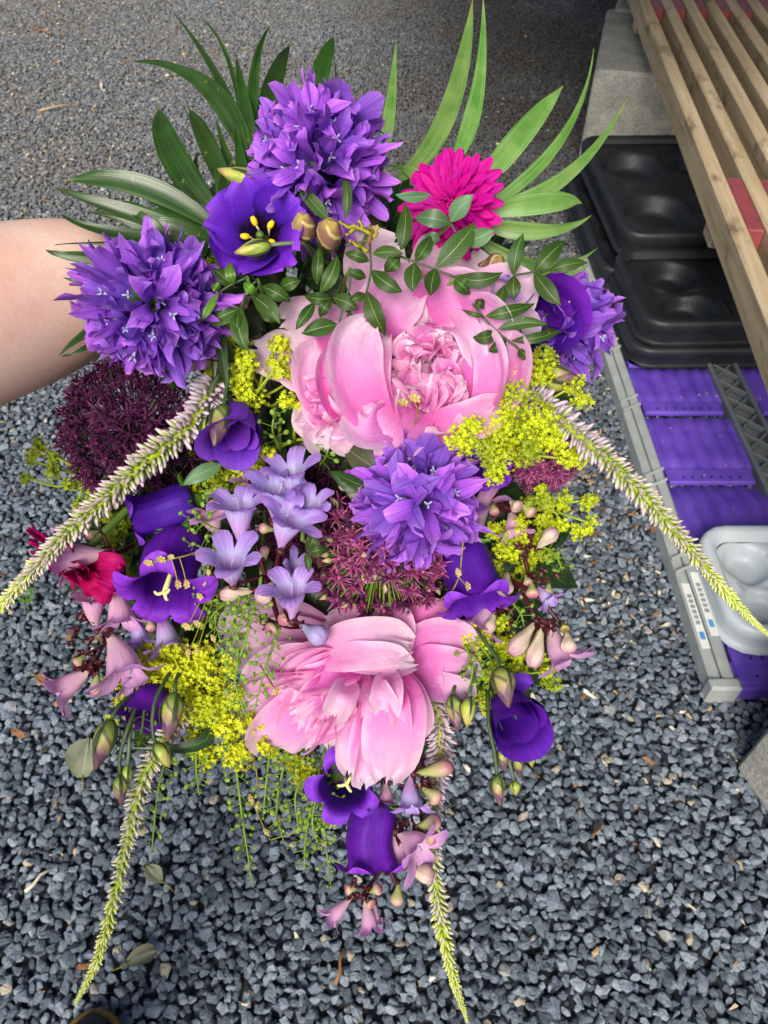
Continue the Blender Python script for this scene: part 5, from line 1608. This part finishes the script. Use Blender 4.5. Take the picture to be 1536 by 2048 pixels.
alchemilla("lady's mantle sprig behind the lilac trumpets and rolled purple bloom", (460, 980), [(480, 932, 28), (522, 935, 22), (430, 950, 26), (395, 985, 20), (440, 985, 22), (425, 1010, 18), (380, 900, 12)], 103, 'yellow', 0.002)
alchemilla("large lime yellow lady's mantle spray at the right of the upper peony", (1010, 870), [(1030, 790, 40), (1082, 742, 38), (1090, 715, 20), (1040, 735, 16), (1012, 838, 44), (1062, 850, 42), (1000, 890, 42), (1058, 900, 36), (942, 852, 26), (922, 880, 32), (962, 895, 26), (998, 940, 26), (1128, 918, 26), (1102, 882, 32), (1160, 802, 22), (1152, 910, 24), (1150, 770, 18), (985, 920, 22)], 104, 'yellow', -0.042)
alchemilla("lime yellow lady's mantle branch reaching out to the right over the gravel", (1040, 1030), [(1060, 1012, 22), (1090, 1002, 22), (1085, 975, 16), (1128, 1012, 18), (1170, 1000, 20), (1180, 1046, 18), (1130, 1052, 20), (1155, 1058, 14), (1092, 1040, 20)], 105, 'yellow', -0.008)
alchemilla("lime yellow lady's mantle among the cream buds on the right", (1030, 1120), [(1030, 1082, 34), (1072, 1112, 22), (1012, 1102, 24), (1095, 1112, 16), (1040, 1050, 22), (1010, 1060, 18), (1055, 1140, 22), (1000, 1135, 20), (985, 1060, 20), (1085, 1075, 18), (1060, 1080, 20)], 106, 'yellow', -0.002)
alchemilla("lime yellow lady's mantle at lower right between hanging buds", (985, 1310), [(985, 1412, 26), (1010, 1434, 20), (1096, 1342, 16), (1100, 1376, 20), (1012, 1290, 28), (1032, 1342, 22), (962, 1312, 26), (950, 1260, 22), (1085, 1310, 12), (958, 1390, 18), (1000, 1330, 24), (970, 1280, 24), (1040, 1300, 20), (1000, 1250, 22), (975, 1350, 22), (1020, 1390, 20), (940, 1300, 20)], 107, 'yellow', -0.012)
alchemilla("dull green lady's mantle sprig sticking out at the far left over the gravel", (200, 960), [(80, 890, 20), (62, 920, 16), (112, 940, 20), (136, 972, 16), (58, 955, 14), (165, 960, 16), (105, 905, 14), (150, 1010, 14), (185, 1000, 16)], 108, 'yellow_green', 0.004)
alchemilla("golden yellow lady's mantle at lower left of the hanging peony", (380, 1340), [(300, 1312, 32), (342, 1300, 28), (272, 1352, 32), (252, 1392, 26), (240, 1420, 18), (330, 1342, 30), (382, 1352, 38), (420, 1330, 36), (440, 1402, 38), (410, 1420, 34), (402, 1492, 36), (420, 1520, 22), (482, 1492, 38), (520, 1492, 20), (450, 1450, 30), (380, 1395, 30), (305, 1345, 26), (262, 1385, 22), (350, 1375, 26), (225, 1370, 16), (455, 1340, 24), (460, 1400, 28), (500, 1450, 24)], 109, 'golden', -0.026)
alchemilla("golden yellow lady's mantle tuft under the bottom rim of the hanging peony", (600, 1500), [(610, 1545, 28), (590, 1530, 18), (548, 1500, 16), (620, 1560, 18), (575, 1515, 12)], 110, 'golden', 0.006)
alchemilla("shaded lady's mantle behind the left purple bells", (260, 1030), [(215, 1035, 22), (240, 1060, 22), (250, 1120, 20), (255, 1150, 16), (380, 1060, 16), (215, 1075, 18)], 111, 'yellow_green', 0.016)

# ---- veronica spikes
def vbud(name, mat):
    return bud_mesh(name, [.5, .85, 1.0, .95, .75, .3], 1.0, 0.145, M[mat], 6, 0.2)
VB = {k: vbud('floret', k) for k in ('ver_lilac', 'ver_white', 'ver_green')}
_m = VB['ver_white']
VBV = np.array([v.co[:] for v in _m.vertices]); VBF = [tuple(p.vertices) for p in _m.polygons]
VBU = np.zeros((len(VBV), 2)); VBU[:, 1] = VBV[:, 2]
def veronica(pts, widths, label, seed, n=290, lil=0.2, grn=0.72, stemback=True):
    r = np.random.RandomState(seed)
    W3 = np.array([P(*p) for p in pts]); m = 60
    C = curve_pts(W3, m)
    S = np.linspace(0, 1, m)
    wid = 0.84 * smooth_interp(S, np.linspace(0, 1, len(widths)), widths) * np.interp(S, np.linspace(0, 1, len(pts)), [p[2] for p in pts]) / FPX / 2
    T = np.gradient(C, axis=0); T /= np.linalg.norm(T, axis=1)[:, None]
    t = thing('veronica', label, 'flower', C[0], GRP)
    v, f, u = tube(local(t, C), np.maximum(wid * 0.26, 0.0006), 7)
    G().add(v, f, u).build('flower_stalk', M['ver_stem'], t)
    rest = {}
    # equal spacing in area: more buds where the spike is thick, smaller where thin
    dens = 1 / np.maximum(wid, .0015)
    cum = np.cumsum(dens); cum /= cum[-1]
    for i in range(n):
        s = np.interp((i + .5) / n, cum, S)
        k = min(int(s * (m - 1)), m - 2); fr = s * (m - 1) - k
        c = C[k] * (1 - fr) + C[k + 1] * fr
        tt = T[k]
        x = nrm(np.cross(tt, FV)); y = np.cross(tt, x)
        a = i * 2.39996 + r.normal(0, .15)
        out = math.cos(a) * x + math.sin(a) * y
        w = np.interp(s, S, wid)
        lean = np.interp(s, [0, .5, 1], [0.35, 0.65, 1.1])
        d = nrm(out + tt * lean + r.normal(0, .17, 3))
        ln = w * 0.66 * r.uniform(.7, 1.3) * math.sqrt(1 + lean * .5)
        key = 'ver_lilac' if s < lil + r.normal(0, .05) else ('ver_white' if s < grn + r.normal(0, .07) else 'ver_green')
        th_ = 1.25 if s > grn else 1.05
        if i < 300:
            o = link('floret', VB[key], t)
            o.matrix_local = mat4(basis(d, r.rand() * 6), c + out * w * 0.22 - C[0], ln) @ Matrix.Diagonal((th_, th_, 1, 1))
        else:
            rest.setdefault(key, G()).add((VBV * np.array([th_, th_, 1])) @ basis(d, r.rand() * 6).T * ln + c + out * w * 0.22 - C[0], VBF, VBU)
    for key, gr in rest.items():
        gr.build('small_florets', M[key], t, True, 'stuff')
    for k in range(2):
        v, f, u = leaf_world(C[0], C[0] + r.normal(0, .01, 3), C[0] + r.normal(0, .02, 3), .008)
        G().add(local(t, v), f, u).build('leaf', M['filler'], t)
    add_stem(t, C[0], T[0], M['stem_dark'], 0.0018, 0.0018)
    return t
veronica([(428, 768, .400), (385, 845, .388), (300, 918, .376), (200, 1008, .368), (110, 1092, .362), (30, 1180, .360), (-50, 1275, .362)], [92, 92, 86, 72, 58, 42, 20], 'long veronica spike arching out of the left side of the bouquet', 121, 900, 0.20, 0.80)
veronica([(1045, 772, .412), (1120, 840, .392), (1215, 920, .380), (1310, 1015, .376), (1395, 1115, .378), (1465, 1200, .384), (1538, 1272, .394)], [84, 88, 78, 66, 50, 36, 10], 'long veronica spike arching out of the right side towards the pale tray', 122, 900, 0.28, 0.70)
veronica([(392, 1412, .428), (335, 1470, .420), (286, 1560, .416), (256, 1680, .420), (222, 1825, .430), (190, 1930, .440), (150, 2008, .450)], [60, 64, 62, 52, 42, 30, 8], 'slender veronica spike hanging down at the lower left', 123, 720, 0.10, 0.62)
veronica([(868, 1392, .440), (882, 1470, .434), (872, 1570, .432), (864, 1670, .434), (876, 1800, .440), (900, 1930, .448), (934, 2042, .456)], [78, 80, 62, 52, 52, 38, 10], 'slender veronica spike hanging straight down at the bottom, right of the penstemon', 124, 820, 0.38, 0.68)

# ---- evergreen leaflet sprigs
def sprig(label, stems, leaflets, mat, seed, d, back=True):
    t = thing('evergreen_sprig', label, 'foliage', P(stems[0][0][0], stems[0][0][1], d), GRP)
    for sp in stems:
        c = curve_pts([P(x, y, d + 0.001) for x, y in sp], 8)
        v, f, u = tube(local(t, c), [0.0006, 0.0006], 5)
        G().add(v, f, u).build('twig', M['stem_dark'], t)
    for bx, by, tx, ty, w in leaflets:
        L = math.hypot(tx - bx, ty - by)
        sag = rng.normal(0, .06) * L
        mx, my = (bx + tx) / 2 - (ty - by) / L * sag, (by + ty) / 2 + (tx - bx) / L * sag
        dm = d - 0.003 - rng.rand() * .003
        v, f, u = leaf_world(P(bx, by, d), P(mx, my, dm), P(tx, ty, d + rng.normal(0, .004)), w * d / FPX * 1.05, [0.10, 0.62, 0.97, 1.0, 0.86, 0.52, 0.03], 0.12, rng.normal(0, .25), 0.0004, 11, 7)
        G().add(local(t, v), f, u).build('leaflet', M[mat], t)
    if back:
        add_stem(t, P(stems[0][-1][0], stems[0][-1][1], d + .001), axis(0, 0, 1), M['stem'], 0.001, 0.0014)
    return t
sprig('dark evergreen sprig in front of the top of the peony, its upper twig bare', [((732, 588), (742, 541), (740, 500), (740, 452)), ((740, 470), (700, 450), (655, 443)), ((740, 480), (690, 490))],
      [(738, 522, 689, 506, 22), (746, 508, 806, 508, 24), (744, 541, 804, 584, 32), (732, 555, 697, 541, 20), (734, 584, 771, 672, 36), (730, 588, 700, 602, 20), (658, 442, 593, 368, 26), (690, 438, 686, 345, 20)], 'pist', 131, 0.372)
tS = [o for o in bpy.data.objects if o.name.startswith('evergreen_sprig')][0]
for pth, mt in ((((740, 470), (715, 458), (690, 452), (678, 443)), 'twigcol'), (((738, 490), (745, 465), (741, 450)), 'litter'), (((735, 500), (712, 488), (698, 480)), 'twigcol'), (((742, 480), (752, 462), (756, 448)), 'twigcol'), (((710, 457), (700, 468), (692, 470)), 'twigcol'), (((725, 462), (722, 450), (716, 445)), 'twigcol')):
    c = curve_pts([P(x, y, .369) for x, y in pth], 8) + rng.normal(0, .0005, (8, 3))
    v, f, u = tube(local(tS, c), [0.0012, 0.0007], 5)
    G().add(v, f, u).build('bare_twig', M[mt], tS)
sprig('dark evergreen sprig running from the peony to the gerbera', [((798, 512), (860, 535), (912, 555)),], [(802, 500, 810, 408, 32), (800, 515, 772, 545, 28), (830, 522, 862, 470, 28), (830, 526, 826, 583, 34), (872, 535, 952, 446, 42), (872, 538, 862, 592, 32), (912, 552, 1005, 545, 30), (910, 557, 940, 586, 30)], 'pist', 132, 0.374)
sprig('dark evergreen sprig over the left petals of the upper peony', [((677, 650), (690, 600), (700, 570), (700, 538)), ((662, 596), (640, 585), (630, 604))],
      [(662, 596, 609, 590, 24), (666, 595, 715, 620, 30), (662, 600, 642, 635, 22), (675, 649, 603, 667, 34), (677, 651, 675, 730, 34), (640, 585, 675, 510, 28), (634, 569, 640, 490, 22), (697, 623, 703, 660, 16), (630, 604, 591, 660, 22)], 'pist', 133, 0.378)
sprig('dark evergreen sprig between the left bellflower cluster and the open purple bloom', [((482, 616), (494, 580), (515, 560)), ((503, 592), (520, 570))],
      [(482, 616, 412, 650, 36), (484, 616, 497, 703, 34), (503, 592, 560, 648, 34), (478, 620, 472, 662, 14), (525, 573, 580, 603, 30), (470, 575, 425, 535, 26), (520, 620, 560, 640, 24), (560, 575, 600, 560, 26)], 'pist', 134, 0.374)
sprig('fresh light green sprig tip beside the left bellflower cluster', [((437, 585), (465, 568), (494, 555))], [(468, 568, 462, 524, 20), (439, 580, 423, 570, 18), (437, 585, 400, 645, 14), (488, 565, 515, 588, 18)], 'pist_light', 135, 0.368)
sprig('grey-green leaflets lying over the magenta gerbera', [((912, 465), (901, 446)), ((905, 470), (927, 487))], [(900, 446, 828, 435, 34), (902, 444, 947, 391, 34), (927, 487, 990, 461, 34), (861, 389, 790, 389, 20), (880, 480, 850, 470, 22)], 'pist_grey', 136, 0.378)
sprig('dark evergreen sprig pointing right in front of the pale fronds', [((1013, 552), (1045, 548), (1072, 543), (1100, 541))], [(1027, 550, 1046, 467, 28), (1028, 552, 1028, 600, 28), (1070, 542, 1130, 482, 34), (1069, 546, 1122, 611, 32), (1100, 541, 1175, 525, 24), (1010, 570, 990, 625, 22)], 'pist', 137, 0.386)
sprig('dark evergreen sprig across the right rim of the peony onto the purple bloom', [((945, 607), (989, 659), (1039, 698))], [(972, 632, 1069, 607, 26), (970, 634, 924, 620, 9), (996, 659, 1095, 650, 24), (994, 664, 946, 675, 26), (1024, 681, 1125, 660, 20), (1011, 676, 975, 700, 22), (1039, 698, 1062, 715, 24), (950, 602, 974, 612, 18)], 'pist', 138, 0.378)
sprig('small three-leaved evergreen tip among the lilac trumpets', [((616, 1104), (612, 1085), (605, 1080))], [(615, 1101, 640, 1048, 26), (617, 1105, 658, 1098, 22), (612, 1105, 618, 1145, 14)], 'pist', 139, 0.372)
sprig('single bluish green leaflet left of the lilac trumpets', [((443, 929), (460, 920))], [(443, 929, 366, 971, 30)], 'pist_grey', 140, 0.385)

# ---- long palm-like fronds
def frond(label, root, leaves, mat, seed):
    t = thing('frond', label, 'foliage', P(*root), GRP)
    for bx, by, mx, my, tx, ty, w, db, dt in leaves:
        prof = WHIP if w < 38 else PALM
        v, f, u = leaf_world(P(bx, by, db), P(mx, my, (db + dt) / 2 - .006), P(tx, ty, dt), w * db / FPX * 0.98, prof, 0.22, rng.normal(0, .35), 0.0006, 14, 5)
        G().add(local(t, v), f, u).build('leaflet', M[mat], t)
    add_stem(t, P(*root), axis(0, -.4, .6), M['stem_dark'], 0.0018, 0.002)
    return t
frond('dark green frond fanning upwards at the top left of the bouquet', (510, 360, .44),
    [(505, 345, 405, 170, 262, 124, 34, .435, .46), (500, 320, 452, 195, 357, 130, 26, .43, .45), (495, 320, 440, 165, 347, 25, 22, .437, .47), (495, 320, 460, 130, 400, 35, 12, .44, .47), (508, 320, 487, 200, 473, 110, 32, .43, .45), (515, 320, 508, 150, 543, 48, 26, .435, .46), (520, 320, 538, 190, 580, 90, 44, .43, .45)], 'palm', 151)
frond('broad dark green leaves rising from behind the violet cluster at the top', (610, 300, .43), [(610, 300, 636, 165, 668, 72, 42, .43, .45), (660, 300, 672, 200, 668, 110, 10, .435, .45), (590, 300, 600, 220, 622, 160, 16, .435, .445)], 'palm', 152)
frond('dark green frond with broad leaves at left, above the wrist', (470, 460, .42),
    [(450, 440, 440, 350, 410, 290, 30, .412, .425), (430, 450, 370, 360, 345, 290, 34, .408, .425), (480, 420, 455, 320, 430, 235, 24, .418, .435), (460, 460, 330, 390, 215, 372, 26, .40, .39), (410, 480, 270, 425, 160, 400, 24, .397, .386), (490, 400, 480, 310, 470, 240, 26, .42, .437), (440, 470, 345, 410, 250, 375, 40, .40, .392), (380, 490, 260, 440, 180, 425, 30, .395, .386), (470, 430, 455, 380, 470, 330, 40, .41, .42), (420, 480, 330, 450, 270, 445, 36, .395, .39), (450, 450, 352, 320, 318, 215, 60, .405, .43), (470, 420, 420, 300, 378, 215, 40, .415, .43), (470, 450, 400, 370, 398, 300, 30, .42, .43), (450, 470, 290, 375, 130, 362, 46, .395, .385), (400, 470, 220, 412, 112, 378, 32, .392, .382), (370, 480, 210, 462, 120, 427, 28, .388, .376), (430, 470, 310, 440, 240, 400, 38, .395, .392), (450, 470, 400, 440, 330, 395, 32, .40, .40), (340, 500, 290, 440, 236, 405, 30, .39, .388), (350, 520, 170, 515, 92, 499, 30, .385, .370), (360, 520, 250, 490, 110, 490, 14, .386, .372)], 'palm', 153)
frond('dark green leaf tips poking out below the left bellflower cluster over the arm', (300, 620, .41), [(280, 610, 175, 665, 118, 712, 22, .395, .372), (290, 620, 190, 685, 125, 712, 18, .394, .374), (280, 590, 190, 570, 128, 556, 26, .393, .374)], 'palm', 154)
frond('tall pale green frond at the top right, its longest leaves leaving the frame', (850, 400, .44), [(765, 330, 782, 200, 793, 75, 26, .435, .455), (785, 365, 893, 235, 946, -8, 42, .43, .46), (905, 330, 955, 180, 966, -15, 36, .425, .455), (948, 385, 1030, 285, 1125, 172, 48, .425, .445), (840, 395, 830, 350, 770, 330, 30, .43, .435)], 'palm_light', 155)
frond('pale green frond spreading to the right behind the gerbera', (960, 440, .435), [(955, 425, 1118, 285, 1188, 98, 26, .425, .44), (960, 425, 1130, 355, 1256, 195, 34, .42, .43), (955, 430, 1080, 405, 1163, 406, 44, .418, .425), (955, 445, 1090, 462, 1183, 430, 36, .42, .425), (950, 470, 1080, 535, 1196, 495, 30, .425, .435), (970, 500, 1080, 555, 1176, 530, 28, .428, .44), (1000, 540, 1070, 580, 1150, 575, 14, .43, .44)], 'palm_light', 156)

# ---- peppercress sprigs
def cress(label, paths, seed, n=60):
    r = np.random.RandomState(seed)
    t = thing('peppercress', label, 'foliage', P(*paths[0][0]), GRP)
    for pi_, pth in enumerate(paths):
        C = curve_pts([P(*q) for q in pth], 20)
        v, f, u = tube(local(t, C), [0.0009, 0.0004], 5)
        G().add(v, f, u).build('twig', M['pod'], t)
        pods = G(); ped = G()
        Lp = sum(math.hypot(pth[i + 1][0] - pth[i][0], pth[i + 1][1] - pth[i][1]) for i in range(len(pth) - 1))
        k = int(Lp / 9.5) + 6
        for i in range(k):
            s = 0.08 + 0.9 * (i + r.rand() * .6) / k
            q = int(s * 19); c = C[min(q, 19)]
            tt = nrm(C[min(q + 1, 19)] - C[max(q - 1, 0)])
            a = i * 2.4 + r.normal(0, .3)
            x = nrm(np.cross(tt, FV)); y = np.cross(tt, x)
            out = nrm(math.cos(a) * x + .6 * math.sin(a) * y + tt * (.1 + .5 * s))
            ln = (27 if s < .85 else 12) * pth[0][2] / FPX * r.uniform(.7, 1.1)
            e = c + out * ln
            v, f, u = tube(local(t, np.array([c, e])), [0.00028, 0.00025], 3, False); ped.add(v, f, u)
            s_ = (6.2 if s < .85 else 3.6) * pth[0][2] / FPX * r.uniform(.7, 1.15)
            v, f, u = lathe([.1, .75, 1, .75, .1], [-.3, -.2, 0, .2, .3], 7)
            v = v * s_
            v[:, 2] *= .6; v[:, 0] *= .78
            B = basis(nrm(axis(r.normal(0, .5), r.normal(0, .5), 1)), r.rand() * 6)
            pods.add(v @ B.T + local(t, e), f, u)
        ped.build('pedicels', M['pod'], t, True, 'stuff')
        pods.build('pods', M['pod'], t, True, 'stuff')
    add_stem(t, P(*paths[0][0]), axis(0, .5, .5), M['stem'], 0.001, 0.0014)
cress('green peppercress hanging longest below the golden blossom', [((455, 1430, .43), (470, 1520, .425), (485, 1640, .43), (506, 1775, .438))], 161)
cress('green peppercress hanging beside the slender veronica spike at lower left', [((345, 1480, .43), (318, 1570, .428), (303, 1705, .436))], 162)
cress('short green peppercress hanging under the golden tuft', [((585, 1480, .435), (566, 1540, .43), (553, 1620, .43), (568, 1685, .435))], 163)
cress('bushy green peppercress hanging left of the lowest purple bell', [((650, 1500, .44), (632, 1570, .435), (612, 1670, .435), (608, 1745, .44)), ((650, 1560, .44), (648, 1650, .435), (662, 1775, .44)), ((690, 1590, .43), (660, 1620, .428), (640, 1645, .43)), ((600, 1560, .435), (590, 1600, .432), (598, 1660, .435)), ((630, 1600, .437), (625, 1650, .434), (640, 1700, .436))], 164)
cress('green peppercress trailing over the left petals of the hanging peony', [((520, 1180, .395), (488, 1290, .385), (470, 1360, .385), (492, 1435, .384)), ((560, 1255, .392), (530, 1340, .383), (508, 1425, .384)), ((480, 1190, .396), (465, 1270, .388), (455, 1340, .388)), ((500, 1185, .395), (478, 1260, .386), (475, 1330, .386))], 165)
cress('tangle of green peppercress between the left purple bell and lilac trumpets', [((470, 1170, .402), (430, 1130, .396), (405, 1100, .395)), ((470, 1180, .402), (430, 1180, .395), (385, 1195, .394)), ((480, 1190, .402), (440, 1215, .394), (410, 1250, .394)), ((460, 1190, .402), (430, 1230, .395), (440, 1280, .394)), ((480, 1180, .402), (500, 1215, .395), (520, 1240, .394)), ((440, 1060, .402), (405, 1045, .394), (375, 1040, .394)), ((470, 1200, .402), (400, 1220, .398), (380, 1260, .398))], 166)

cress('green peppercress woven between the rolled purple bloom and lilac trumpets', [((560, 900, .405), (545, 860, .392), (552, 815, .388)), ((450, 1020, .405), (430, 990, .394), (410, 985, .392)), ((640, 930, .41), (655, 905, .398), (650, 870, .394)), ((420, 1120, .402), (395, 1090, .396), (370, 1095, .394))], 167)
cress('green peppercress among the buds at lower right', [((960, 1290, .41), (985, 1330, .40), (975, 1380, .398)), ((1010, 1190, .412), (1040, 1225, .402), (1050, 1260, .40)), ((930, 1290, .412), (945, 1330, .404), (940, 1370, .402)), ((1080, 1090, .412), (1110, 1110, .404), (1125, 1140, .402))], 168)
cress('green peppercress hanging beside the golden blossom at lower left', [((400, 1440, .43), (392, 1520, .424), (398, 1590, .428)), ((290, 1400, .43), (285, 1450, .424), (275, 1500, .424)), ((540, 1500, .435), (532, 1570, .43), (526, 1640, .433))], 169)

# ---- quaking grass
def quaking(label, pts, spikes, seed):
    r = np.random.RandomState(seed)
    t = thing('quaking_grass', label, 'grass', P(*pts[0]), GRP)
    C = curve_pts([P(*q) for q in pts], 14)
    v, f, u = tube(local(t, C), [0.0005, 0.0003], 5)
    G().add(v, f, u).build('stalk', M['twigcol'], t)
    for x, y, d, a, s in spikes:
        gg = G()
        for k in range(7):
            sd_ = 1 if k % 2 else -1
            v, f, u = petal(.5, .55, ROUND, .25, .1, .5, nv=5, nu=5)
            w = [.7, .9, 1, .95, .8, .6, .45][k]
            v = (v * w) @ rotz(-sd_ * .75).T + np.array([0, -.5 + k * .16, .04 * (7 - k)])
            gg.add(v, f, u)
        o = gg.build('spikelet', M['straw'], t)
        o.matrix_local = t.matrix_world.inverted() @ frame(P(x, y, d), axis(r.normal(0, .2), r.normal(0, .2), 1), a) @ Matrix.Scale(s * d / FPX, 4)
        p = P(x, y, d)
        j = C[np.argmin(np.linalg.norm(C - p, axis=1))]
        v, f, u = tube(local(t, np.array([j, (j + p) / 2 + FV * .001, p])), [0.0003, 0.0003], 4, False)
        G().add(v, f, u).build('pedicel', M['twigcol'], t)
quaking('straw spikelets of quaking grass lying across the left purple bell', [(440, 1150, .40), (410, 1105, .378), (370, 1112, .366), (335, 1120, .364)], [(298, 1125, .366, 1.4, 17), (323, 1118, .364, 1.3, 17), (344, 1114, .362, 1.5, 14), (356, 1168, .366, .2, 16), (373, 1168, .365, .1, 16), (418, 1145, .372, .3, 12), (410, 1165, .376, .3, 13), (400, 1195, .378, .5, 16), (375, 1252, .382, 1.2, 18), (395, 1248, .382, .9, 16), (377, 1307, .385, .1, 15), (395, 1300, .385, .4, 12), (428, 1275, .384, .6, 14)], 171)
quaking('two straw spikelets of quaking grass resting inside the upper peony', [(815, 880, .40), (835, 830, .372), (828, 800, .366)], [(805, 807, .366, 1.0, 20), (829, 797, .365, 1.2, 22)], 172)
quaking('straw spikelets of quaking grass on the right purple bell and the dark bell above', [(880, 1200, .40), (905, 1180, .385), (920, 1150, .378)], [(916, 1146, .375, .2, 16), (933, 1172, .375, .2, 16), (942, 938, .388, 1.2, 15), (938, 922, .388, 1.4, 14)], 173)
quaking('brown spikelet of quaking grass among the right lime blossom', [(1000, 900, .40), (985, 880, .378), (972, 860, .374)], [(972, 862, .372, 1.8, 28)], 174)
quaking('brown spikelets of quaking grass hanging under the golden blossom', [(500, 1480, .44), (515, 1560, .436), (505, 1600, .436), (540, 1680, .44)], [(484, 1535, .434, 1.5, 14), (523, 1570, .434, 1.5, 12), (505, 1598, .434, .6, 18), (518, 1612, .434, .1, 16), (534, 1662, .438, .9, 14), (658, 1648, .436, .6, 15), (562, 1640, .438, .2, 12)], 175)
quaking('straw spikelets of quaking grass on the left petals of the hanging peony', [(520, 1330, .40), (545, 1370, .385), (555, 1380, .383)], [(553, 1383, .382, -.7, 16), (535, 1372, .383, -1.4, 14), (455, 1388, .388, .2, 18), (470, 1370, .388, .8, 12)], 176)

# ---- leafy filler between the flowers
def filler(px, py, label, n, spread, seed, off=0.045):
    r = np.random.RandomState(seed)
    d = depth(px, py, off)
    c = P(px, py, d + .02)
    t = thing('leafy_stem', label, 'foliage', c, GRP)
    v, f, u = tube(local(t, curve_pts([P(px, py, d - .015), P(px + 5, py, d), c], 6)), [0.001, 0.0016], 5)
    G().add(v, f, u).build('twig', M['stem_dark'], t)
    for k in range(n):
        a = k * 2.4 + r.normal(0, .2); q = spread * math.sqrt((k + .5) / n)
        bx, by = px + q * .35 * math.cos(a), py + q * .35 * math.sin(a)
        tx, ty = px + (q + 45) * math.cos(a + r.normal(0, .2)), py + (q + 45) * math.sin(a + r.normal(0, .2))
        dd = d + r.normal(0, .006) + .010 * (q / spread)
        v, f, u = leaf_world(P(bx, by, dd), P((bx + tx) / 2, (by + ty) / 2, dd - .006), P(tx, ty, dd + .006), r.uniform(40, 62) * d / FPX, LANCE, .2, r.normal(0, .4), .0004, 9, 5)
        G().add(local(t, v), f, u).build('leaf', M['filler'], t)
    add_stem(t, c, axis(.05, .05, 1), M['stem_dark'], 0.0016, 0.0018)
for i, (x, y, s, lb) in enumerate(((600, 560, 150, 'dark leafy stem under the open purple bloom and evergreen sprigs'), (560, 850, 140, 'dark leafy stem in the gap left of the upper peony'), (420, 1000, 140, 'dark leafy stem behind the left purple bells and lilac trumpets'), (640, 1000, 140, 'dark leafy stem in the middle, behind the lilac trumpets'),
                     (900, 560, 140, 'dark leafy stem behind the gerbera and the peony top'), (920, 1000, 120, 'dark leafy stem behind the drooping violet cluster'), (560, 1240, 140, 'dark leafy stem behind the hanging peony, on its left'), (850, 1250, 120, 'dark leafy stem behind the hanging peony, on its right'), (420, 480, 110, 'dark leafy stem behind the left fronds'), (760, 470, 120, 'dark leafy stem below the top violet cluster'), (340, 1230, 80, 'dark leafy stem behind the large left purple bell'), (960, 1180, 80, 'dark leafy stem behind the right purple bell'), (1030, 1110, 90, 'dark leafy stem among the lime blossom and cream buds on the right'), (330, 1370, 90, 'dark leafy stem behind the lower left blossom'), (1000, 1310, 80, 'dark leafy stem behind the hanging buds at lower right'), (1010, 720, 110, 'dark leafy stem behind the right rim of the upper peony'), (250, 1090, 80, 'dark leafy stem behind the crimson gerbera'))):
    filler(x, y, lb, 36, s, 200 + i)
